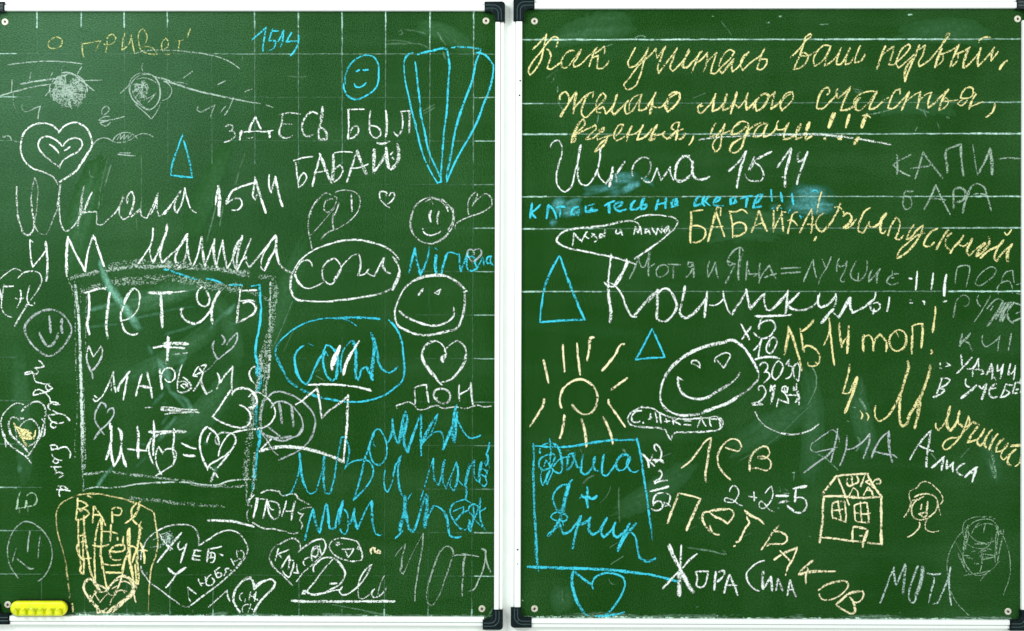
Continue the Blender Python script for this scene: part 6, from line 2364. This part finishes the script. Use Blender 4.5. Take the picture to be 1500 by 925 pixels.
('R', 'chalk_writing', 'two blue names inside a blue box', 'cyan', """
3.4 0.75 3124 2603 3128 2669 3125 2760 3128 2852
3 0.8 3136 2613 3200 2619 3280 2621
4 0.82 3280 2621 3387 2611 3467 2595 3547 2584 3627 2579
3 0.7 3627 2580 3723 2579
3.6 0.8 3731 2571 3755 2680 3771 2787 3781 2852
2.4 0.75 3160 2653 3173 2616 3211 2597 3243 2600
4 0.75 3243 2600 3275 2632 3288 2680 3293 2755
2.8 0.78 3293 2755 3280 2773 3253 2765 3227 2739 3211 2712 3197 2696
2.6 0.75 3221 2573 3227 2627 3224 2691 3221 2733 3243 2755
2.6 0.78 3163 2653 3163 2651
2.8 0.78 3232 2667 3189 2672 3163 2696 3160 2733 3181 2755 3216 2744 3243 2701 3251 2669 3237 2659
2 0.7 3197 2701 3187 2733
2.4 0.75 3173 2760 3168 2808 3181 2845 3200 2808 3221 2755
2.6 0.75 3221 2755 3200 2803 3205 2840 3227 2792 3243 2755
2.6 0.78 3243 2733 3269 2701 3307 2680 3339 2680
3.2 0.75 3360 2659 3333 2664 3325 2707 3323 2755 3339 2744 3360 2696 3371 2653
3.6 0.75 3349 2653 3371 2701 3387 2739 3397 2741
3.4 0.78 3416 2667 3408 2723 3408 2771 3424 2781 3456 2760 3477 2728 3488 2677
3.2 0.78 3485 2680 3477 2723 3493 2760 3520 2755
4 0.78 3539 2664 3528 2723 3528 2776
2.8 0.78 3528 2781 3547 2789 3579 2760 3605 2723
4.4 0.75 3691 2680 3653 2664 3621 2691 3611 2733 3627 2760
2.6 0.78 3627 2757 3653 2755 3675 2728 3691 2685
4 0.75 3688 2680 3675 2723 3696 2760
2.4 0.78 3696 2760 3717 2768 3739 2757
4 0.7 3637 2675 3669 2664 3696 2696
4 0.75 3123 2749 3128 2867 3131 2984 3139 3123 3147 3240
3.4 0.85 3763 2749 3787 2893 3805 3027 3819 3128
1.8 0.6 3816 3112 3821 3165
3 0.8 3323 2840 3296 2845 3259 2872 3240 2915 3248 2957 3269 2992 3288 2989
3 0.85 3352 2811 3331 2840
6.4 0.82 3331 2845 3312 2920 3296 2989 3283 3037
5 0.82 3280 3043 3259 3080 3237 3117 3211 3141
3 0.75 3275 3080 3243 3107 3211 3128
2.6 0.78 3291 3016 3264 3003 3237 3016 3229 3032 3248 3048 3280 3051 3317 3048 3323 3035 3307 3013 3296 3016
2.2 0.78 3291 3037 3301 3080
3.6 0.8 3283 3069 3291 3107 3304 3128 3323 3123 3360 3091 3403 3021
4.4 0.85 3403 3021 3387 3075 3371 3133 3355 3216
4.4 0.82 3384 3075 3413 3069 3440 3053 3459 3035
4.4 0.82 3459 3035 3451 3080 3451 3112 3472 3131 3504 3117 3531 3080 3555 3035
4 0.85 3552 3037 3531 3085 3523 3123 3536 3147 3568 3123 3605 3064
4 0.85 3605 3064 3595 3101 3600 3139 3616 3149 3648 3123 3688 3069
4.4 0.85 3728 3067 3685 3117 3653 3165 3621 3229
4.4 0.8 3685 3075 3659 3128 3621 3213
3 0.85 3696 3120 3717 3139 3731 3176 3739 3229 3747 3272
3.4 0.9 3440 2853 3443 2899
4.4 0.92 3435 2909 3443 2973
4.6 0.92 3408 2904 3419 2915 3445 2912 3467 2923 3496 2908
4.4 0.9 3451 2920 3467 2925
2 0.4 3397 2920 3408 2909
4 0.7 3139 3160 3141 3240 3152 3315
1.8 0.5 3152 3315 3156 3349
4 0.85 3728 3160 3736 3213 3749 3267 3781 3289 3803 3288 3840 3273
4.6 0.85 3093 3323 3200 3326 3360 3331 3493 3336 3600 3342 3707 3355 3787 3365 3840 3374
4 0.8 3840 3375 3883 3384 3920 3395 3968 3408
"""),
('R', 'chalk_speech_bubble', 'small white speech bubble with letters', 'white', """
2.6 0.72 3768 2379 3725 2403 3688 2429 3677 2461 3693 2488 3736 2500
3.4 0.65 3736 2500 3800 2507 3864 2509 3901 2520
2.4 0.8 3901 2525 3917 2557 3931 2580
2.4 0.8 3936 2568 3949 2541 3965 2533
3 0.75 3965 2533 4040 2533 4120 2531 4173 2525
2.4 0.8 4173 2525 4216 2515 4237 2483 4232 2461 4211 2445 4163 2446
2.8 0.8 4163 2448 4093 2453 4013 2456 3965 2451
3.2 0.65 3960 2451 3907 2440 3864 2419 3837 2400
2.8 0.8 3837 2400 3800 2389 3757 2389
3 0.85 3757 2408 3731 2411 3704 2440 3704 2467 3725 2477 3749 2469
2.6 0.8 3768 2475 3768 2480
2.6 0.8 3811 2424 3811 2459
2.4 0.8 3797 2459 3819 2448
3 0.82 3840 2416 3851 2475
3 0.82 3867 2421 3872 2477
2.6 0.82 3845 2448 3872 2448
2.4 0.82 3901 2451 3909 2477
2.4 0.82 3893 2469 3925 2467
2.6 0.85 3941 2453 3947 2488
2.6 0.82 3971 2456 3947 2469 3984 2488
2.4 0.85 4008 2467 4048 2469
2.4 0.85 4008 2488 4048 2492
2.8 0.85 4088 2501 4099 2472 4107 2445
2.8 0.85 4109 2456 4136 2500
2.8 0.85 4157 2453 4165 2499
2.8 0.85 4157 2456 4216 2456 4219 2501
2.6 0.75 4224 2467 4221 2499
"""),
('R', 'chalk_writing', 'cream letters reading ЛЕВ', 'cream', """
3 0.9 3992 2744 4045 2701 4099 2632 4131 2589 4163 2568
4 0.85 4165 2568 4152 2653 4141 2733 4133 2787 4136 2827
2.8 0.9 4248 2624 4291 2637 4328 2643 4341 2627 4328 2584 4296 2571 4264 2584
3.6 0.72 4264 2584 4227 2621 4205 2669
3.2 0.88 4205 2669 4211 2728 4237 2771 4280 2813
3.6 0.68 4440 2632 4408 2664 4392 2723
4 0.88 4392 2723 4392 2760
2.6 0.82 4411 2744 4440 2743
3 0.85 4440 2635 4467 2619 4493 2621 4509 2653 4493 2680 4440 2683
2.6 0.8 4440 2677 4493 2683 4515 2707 4515 2739 4493 2757 4467 2752 4440 2744
"""),
('R', 'chalk_arc', 'thin white arc', 'white', """
2 0.6 4440 2448 4477 2491 4525 2520 4573 2539
3 0.65 4573 2539 4637 2547 4696 2539 4749 2520 4795 2488
2.4 0.7 4424 2413 4440 2448
"""),
('R', 'chalk_writing', 'lilac capitals reading ЯНА', 'lilac', """
1.8 0.6 4920 2589 4909 2552 4877 2520 4840 2541 4787 2579 4755 2605 4749 2632 4771 2648 4813 2643 4904 2621
2.8 0.7 4908 2517 4899 2573 4885 2637 4869 2707
3.4 0.72 4883 2632 4840 2675 4781 2717 4707 2773
2.8 0.7 4963 2555 4957 2627 4920 2728
2.4 0.72 4957 2635 4989 2632 5037 2603 5093 2544
3.4 0.7 5093 2544 5091 2600 5075 2643 5059 2685
2.8 0.7 5107 2683 5133 2616 5171 2557 5208 2531
4.2 0.7 5208 2528 5208 2600 5227 2707
2.8 0.75 5123 2645 5187 2661 5240 2669
2.4 0.7 5200 2667 5227 2667 5256 2683
"""),
('R', 'chalk_writing', 'white capitals sloping down to the right', 'white', """
2.8 0.88 5331 2693 5376 2616 5419 2557 5456 2523
4 0.88 5453 2525 5440 2611 5429 2691 5427 2736
3 0.88 5379 2608 5424 2629 5467 2645
3.8 0.9 5461 2741 5493 2712 5531 2677
4 0.9 5528 2680 5520 2723 5515 2755
3.4 0.88 5549 2699 5544 2744 5568 2728 5589 2707
3.6 0.88 5584 2707 5581 2763
3.2 0.88 5653 2715 5621 2733 5605 2755 5616 2776 5640 2786
4 0.88 5656 2797 5685 2765 5725 2739
4 0.88 5723 2741 5709 2781 5696 2824
3 0.85 5677 2765 5712 2781
"""),
('R', 'chalk_sum', 'small white sum in a column', 'white', """
4 0.88 3765 2664 3795 2701 3800 2739
2.8 0.85 3768 2669 3805 2701 3832 2733
2.6 0.85 3824 2667 3805 2707
3 0.85 3845 2643 3837 2611 3845 2605 3869 2632 3875 2669 3864 2696 3837 2701 3827 2696 3869 2701 3891 2717
3.6 0.85 3843 2712 3869 2696 3885 2701
2.8 0.85 3861 2763 3864 2755 3877 2771 3869 2803 3843 2819 3837 2835 3864 2821 3909 2816
2.4 0.8 3832 2821 3840 2835
4.4 0.9 3811 2880 3864 2867 3915 2853
2.8 0.88 3885 2888 3843 2901 3829 2960
3 0.88 3829 2963 3848 2939 3869 2939 3883 2960 3869 2987 3837 2992 3816 2981
2.4 0.85 3901 2891 3923 2904 3923 2933 3901 2965 3888 2963 3891 2944 3907 2949 3928 2968
"""),
('R', 'chalk_heart', 'blue heart at the bottom edge', 'cyan', """
5.2 0.9 3360 3349 3352 3384 3355 3443 3371 3501 3403 3565 3429 3597 3448 3607
4 0.9 3363 3349 3408 3384 3467 3427
3.6 0.9 3469 3429 3493 3379 3525 3363 3579 3360 3627 3371 3653 3389 3661 3421 3648 3469 3621 3523 3584 3571 3552 3603
4 0.9 3491 3611 3536 3611 3600 3603 3659 3588
2.4 0.8 3467 3432 3475 3453
"""),
('R', 'chalk_writing', 'cream capitals sloping across the lower board', 'cream', """
4.4 0.92 3976 2891 3949 2965 3909 3067
3 0.9 3976 2891 4040 2904 4104 2923
4.4 0.9 4104 2925 4067 3003 4021 3109
3.6 0.9 4163 3117 4131 3077 4117 3040 4120 3011 4157 3000
4.4 0.88 4157 3000 4211 2987 4259 2984
3.2 0.9 4259 2984 4291 2992 4299 3019 4285 3045 4261 3069
3.8 0.9 4261 3069 4227 3045 4189 3029 4163 3008
2.8 0.88 4157 3080 4168 3109 4189 3131 4213 3133
4.4 0.9 4363 2992 4387 3013 4435 3040
3.4 0.9 4376 3027 4379 3040 4389 3056 4371 3088
4.2 0.9 4371 3088 4349 3136 4333 3168
4 0.9 4317 3176 4328 3173
2.8 0.85 4299 3203 4307 3197
3.6 0.9 4435 3035 4456 3051 4475 3072
3 0.88 4565 3080 4531 3115 4499 3168 4461 3221
3 0.9 4536 3115 4573 3120 4611 3147 4611 3168 4595 3184 4541 3187 4491 3187
4.4 0.9 4539 3280 4584 3248 4669 3211
3.2 0.9 4672 3205 4637 3291 4616 3323 4603 3371
3 0.9 4571 3229 4600 3259 4635 3296
3 0.85 4493 3200 4520 3187
3.8 0.9 4763 3285 4723 3317 4696 3344 4683 3360
5 0.9 4683 3365 4733 3355 4792 3347 4840 3349
3.2 0.9 4840 3349 4893 3348
3 0.9 4728 3325 4733 3339 4725 3360 4720 3392 4723 3421
3.8 0.88 4795 3459 4840 3429 4893 3411 4931 3405
3 0.9 4931 3405 4963 3413 4968 3435 4947 3467 4904 3499 4861 3516 4824 3514 4808 3504 4800 3480
4.2 0.85 4899 3544 4931 3515 4979 3477 5016 3467 5053 3464
2.8 0.9 5053 3464 5061 3483 5048 3515 5021 3531 4997 3523
3.4 0.9 4979 3501 4997 3525 5008 3557 5008 3584 4989 3597 4957 3584 4925 3563 4899 3544
"""),
('R', 'chalk_sum', 'white sum reading 2+2=5', 'white', """
2.2 0.85 4275 2883 4283 2859 4299 2846 4323 2864 4328 2891 4315 2923 4296 2944 4269 2944 4245 2933 4248 2922 4280 2925 4307 2939 4323 2955 4349 2965
2.6 0.88 4416 2883 4421 2936
2.6 0.88 4387 2909 4435 2918
2.2 0.85 4483 2891 4499 2869 4520 2851 4528 2880 4525 2917 4504 2955 4467 2981 4451 2971 4448 2949 4459 2936 4483 2960 4515 2992 4539 3000
4 0.88 4549 2909 4579 2907 4616 2908
4 0.88 4565 2949 4589 2941 4621 2939
4.2 0.9 4648 2864 4685 2858 4725 2851
3.4 0.88 4664 2864 4659 2901 4656 2939
3 0.88 4659 2923 4691 2915 4717 2928 4725 2955 4717 2987 4691 3005
4 0.88 4691 3005 4664 3005 4637 2987 4613 2965
"""),
('R', 'chalk_house_drawing', 'cream house with two windows and a door', 'cream', """
4 0.92 4901 2789 4861 2840 4816 2901
3.8 0.92 4904 2789 4989 2781 5085 2776
3.6 0.92 5080 2779 5112 2835 5139 2877 5168 2915
3.2 0.92 4907 2797 4931 2856 4957 2915 4976 2963
4 0.92 4824 2912 4893 2908 4973 2912 5059 2919 5112 2915 5165 2912
4 0.92 4827 2915 4821 2979 4821 3043 4808 3133 4803 3176
4.4 0.92 5163 2915 5163 3000 5163 3096 5163 3176
3 0.9 4965 2805 4971 2845 4995 2845
3 0.9 4989 2787 4995 2845
3 0.9 4973 2846 5005 2837 5027 2824 5019 2789
3 0.9 5067 2789 5053 2824 5043 2853
3.2 0.9 5096 2813 5069 2824 5091 2835 5112 2851 5133 2867
3 0.9 5112 2835 5133 2811 5155 2811 5160 2827 5147 2837 5136 2835
2.6 0.9 4973 2909 5000 2859 5016 2872 5027 2915
3 0.9 5059 2901 5085 2856 5101 2872 5115 2907
3 0.9 5080 2872 5112 2877
3 0.9 4880 3037 4875 3000 4885 2947 4909 2941 4947 2939 4955 2995 4955 3061 4925 3048 4888 3037
3 0.9 4909 2933 4917 2989 4928 3048
2.6 0.9 4880 2992 4915 2989 4941 2984
3.2 0.9 5016 3053 5008 3000 5008 2963 5043 2949 5080 2947 5085 3000 5091 3061 5059 3061 5016 3053
3.2 0.9 5040 2939 5043 3000 5051 3064
2.8 0.9 5011 3005 5053 3013 5099 3008
3.8 0.9 4997 3176 4995 3128 5000 3088
3.8 0.9 5000 3088 5043 3093 5075 3101
4 0.9 5083 3112 5075 3139 5064 3176
2.8 0.85 5037 3139 5053 3139
4.4 0.92 4811 3120 4803 3179
3.4 0.92 4808 3149 4893 3157 4973 3168 5053 3176 5107 3184 5171 3189
4.8 0.92 5160 3120 5165 3189
3 0.9 4995 3115 4992 3163
3.4 0.9 5083 3109 5064 3152 5056 3205
2.8 0.85 5040 3139 5053 3141
"""),
('R', 'chalk_face_drawing', 'thin cream face wearing a cap', 'cream', """
1.8 0.8 5333 2936 5328 2915 5328 2885 5371 2859 5397 2829 5424 2823 5456 2835 5488 2864 5515 2899 5525 2925 5509 2955
2.6 0.8 5360 2912 5392 2899 5429 2896 5467 2904 5488 2925 5493 2957
2.6 0.85 5413 2909 5376 2931 5349 2957 5340 2989 5349 3027 5381 3047 5419 3043 5456 3021 5488 2984 5493 2957 5491 2941
3.6 0.7 5387 2928 5355 2933 5336 2941
2.6 0.75 5339 2944 5323 2989 5296 3032
2 0.7 5493 2947 5504 2989 5512 3019
3 0.85 5400 2957 5393 2984
3 0.88 5435 2939 5429 2992
3 0.85 5384 3013 5403 3008 5429 3005 5424 3027 5405 3029 5397 3019 5387 3016
2.2 0.8 5387 3061 5387 3085 5365 3117 5317 3148
2.2 0.8 5429 3048 5419 3075 5424 3101 5451 3116 5501 3112
"""),
('R', 'chalk_face_drawing', 'faint green head in long hair at the right edge', 'palegreen', """
1.6 0.42 5744 3030 5712 3032 5676 3044 5648 3064 5640 3096 5644 3132 5652 3152
2 0.45 5756 3032 5776 3027
1.6 0.42 5796 3030 5812 3031
1.6 0.42 5824 3040 5832 3042
1.6 0.42 5680 3084 5704 3060 5740 3048 5784 3043 5816 3052 5836 3076
1.6 0.42 5708 3100 5728 3084 5760 3072 5792 3070 5824 3078 5838 3088
2 0.4 5676 3080 5672 3116 5692 3148 5724 3172 5760 3182 5800 3180 5832 3164
1.6 0.42 5692 3126 5704 3104 5720 3080 5740 3064
2 0.45 5774 3068 5768 3092 5762 3120
1.6 0.42 5670 3076 5656 3140 5644 3200 5642 3256
1.6 0.42 5664 3088 5656 3160 5648 3216 5644 3240
1.6 0.42 5676 3128 5664 3184 5656 3220
2.4 0.4 5656 3100 5660 3160 5652 3216
1.6 0.42 5642 3256 5644 3280 5656 3304 5672 3328
1.6 0.42 5612 3240 5632 3284 5652 3324
1.6 0.42 5660 3180 5684 3200 5716 3212 5752 3214 5784 3204 5800 3184 5812 3152
2.8 0.45 5712 3188 5744 3188 5780 3192
1.8 0.35 5732 3240 5760 3220 5808 3222
1.8 0.35 5740 3236 5760 3232 5784 3220
3 0.45 5648 3258 5680 3256
1.6 0.42 5664 3268 5696 3274
1.6 0.42 5688 3236 5712 3228
1.8 0.45 5748 3272 5740 3260 5752 3252 5800 3252 5824 3255
1.8 0.4 5748 3280 5792 3274 5828 3262
1.6 0.42 5772 3264 5800 3268
2.4 0.45 5710 3303 5738 3305
1.6 0.42 5750 3220 5754 3260 5748 3320
2 0.45 5836 3076 5848 3096 5836 3132 5832 3200 5828 3256 5830 3296
3 0.45 5840 3080 5844 3112 5852 3132
1.6 0.42 5852 3128 5840 3200 5840 3252
2 0.45 5882 3098 5876 3140 5864 3192 5852 3248 5844 3288
3 0.4 5852 3112 5868 3128
1.6 0.42 5860 3108 5884 3156 5904 3208 5916 3264 5920 3300 5918 3328
1.6 0.42 5640 3116 5612 3144 5588 3184 5568 3228 5556 3268 5550 3328
1.4 0.25 5596 3172 5620 3220 5640 3256
1.6 0.42 5820 3328 5852 3290
1.6 0.42 5557 3248 5549 3307 5551 3371 5557 3419 5573 3472 5611 3541 5648 3579 5685 3616
1.6 0.42 5915 3253 5920 3333 5909 3403 5893 3451 5877 3488
2 0.42 5643 3264 5659 3312 5685 3349 5701 3365
1.6 0.42 5611 3243 5637 3301 5664 3349 5691 3373
1.6 0.42 5648 3373 5696 3365 5760 3355 5808 3339 5851 3291
1.6 0.42 5707 3368 5749 3373 5776 3360 5803 3344
1.6 0.42 5744 3405 5765 3376 5803 3344
1.6 0.42 5755 3227 5755 3296 5741 3349
"""),
('R', 'chalk_writing', 'pale blue capitals near the bottom edge', 'palecyan', """
2.8 0.7 5157 3533 5184 3467 5211 3387 5237 3328
3.6 0.65 5237 3328 5240 3381 5248 3424
3 0.65 5251 3427 5275 3376 5304 3304
4.4 0.62 5304 3307 5299 3387 5288 3483
3.6 0.62 5376 3317 5349 3392 5328 3461 5325 3504 5339 3531
6 0.62 5408 3325 5397 3403 5365 3493
3 0.6 5365 3488 5349 3531 5339 3533
3 0.75 5429 3357 5461 3365 5515 3363
2.8 0.7 5467 3381 5472 3397 5456 3461 5440 3531
2.8 0.7 5568 3328 5547 3413 5515 3488 5493 3531 5467 3539
3 0.7 5568 3325 5560 3387 5563 3461 5573 3547
"""),
('R', 'chalk_writing', 'bold white capitals with a big star-like first letter', 'white', """
4.4 0.92 3923 3189 3947 3253 3973 3307 3995 3355
6.4 0.85 3995 3355 4021 3408 4059 3467
3.6 0.88 3992 3195 3989 3259 3987 3333
6 0.82 3984 3333 3980 3413 3979 3488
3 0.85 3915 3200 3936 3253 3968 3317
3 0.9 4083 3245 4043 3280 4000 3328
3.6 0.85 3973 3355 3931 3397 3883 3448
3 0.85 4077 3355 4085 3387 4083 3435 4101 3443 4123 3435 4139 3403 4149 3349 4117 3349 4075 3352
3.8 0.88 4195 3349 4189 3397 4184 3456
3.6 0.85 4197 3355 4240 3344 4245 3360 4229 3387 4205 3408
3.6 0.85 4275 3368 4256 3419 4243 3475
3.8 0.82 4277 3371 4299 3424 4323 3488
2.6 0.82 4256 3429 4315 3432
2.6 0.88 4477 3286 4437 3299 4400 3328 4376 3360 4379 3397 4405 3440 4448 3464
4 0.8 4472 3349 4469 3403 4469 3453
3.2 0.78 4472 3453 4496 3413 4515 3381
3.8 0.75 4515 3381 4520 3419 4523 3464
3 0.7 4547 3461 4557 3392
3.4 0.7 4560 3392 4571 3424 4584 3459
2.8 0.75 4613 3488 4627 3403
3.4 0.72 4629 3400 4643 3445 4664 3499
2.2 0.7 4621 3456 4648 3456
"""),
]

def parse(text):
    out = []
    for ln in text.strip().split('\n'):
        t = ln.split()
        if t[0] == 'R': out.append(('R', [float(v) for v in t[1:]]))
        else:
            v = [int(x) / 4 for x in t[2:]]
            out.append(('S', float(t[0]), float(t[1]), list(zip(v[::2], v[1::2]))))
    return out

order = sorted(DRAWINGS, key=lambda d: d[1] != 'chalk_smudges' and d[1] != 'chalk_frame_drawing')
for side, name, label, colour, text in order:
    B = BL if side == 'L' else BR
    cov = np.zeros((B.h, B.w), np.float32)
    for s in parse(text):
        if s[0] == 'R': scribble(B, cov, s[1])
        else: lay(B, cov, s[3], s[1], s[2] * (1.6 if colour == 'haze' else 1), solid=name == 'chalk_frame_drawing', wipe=colour in ('teal', 'tealblue'))
    deposit(B, name, label, colour, cov, smear=(colour in ('teal', 'tealblue')))
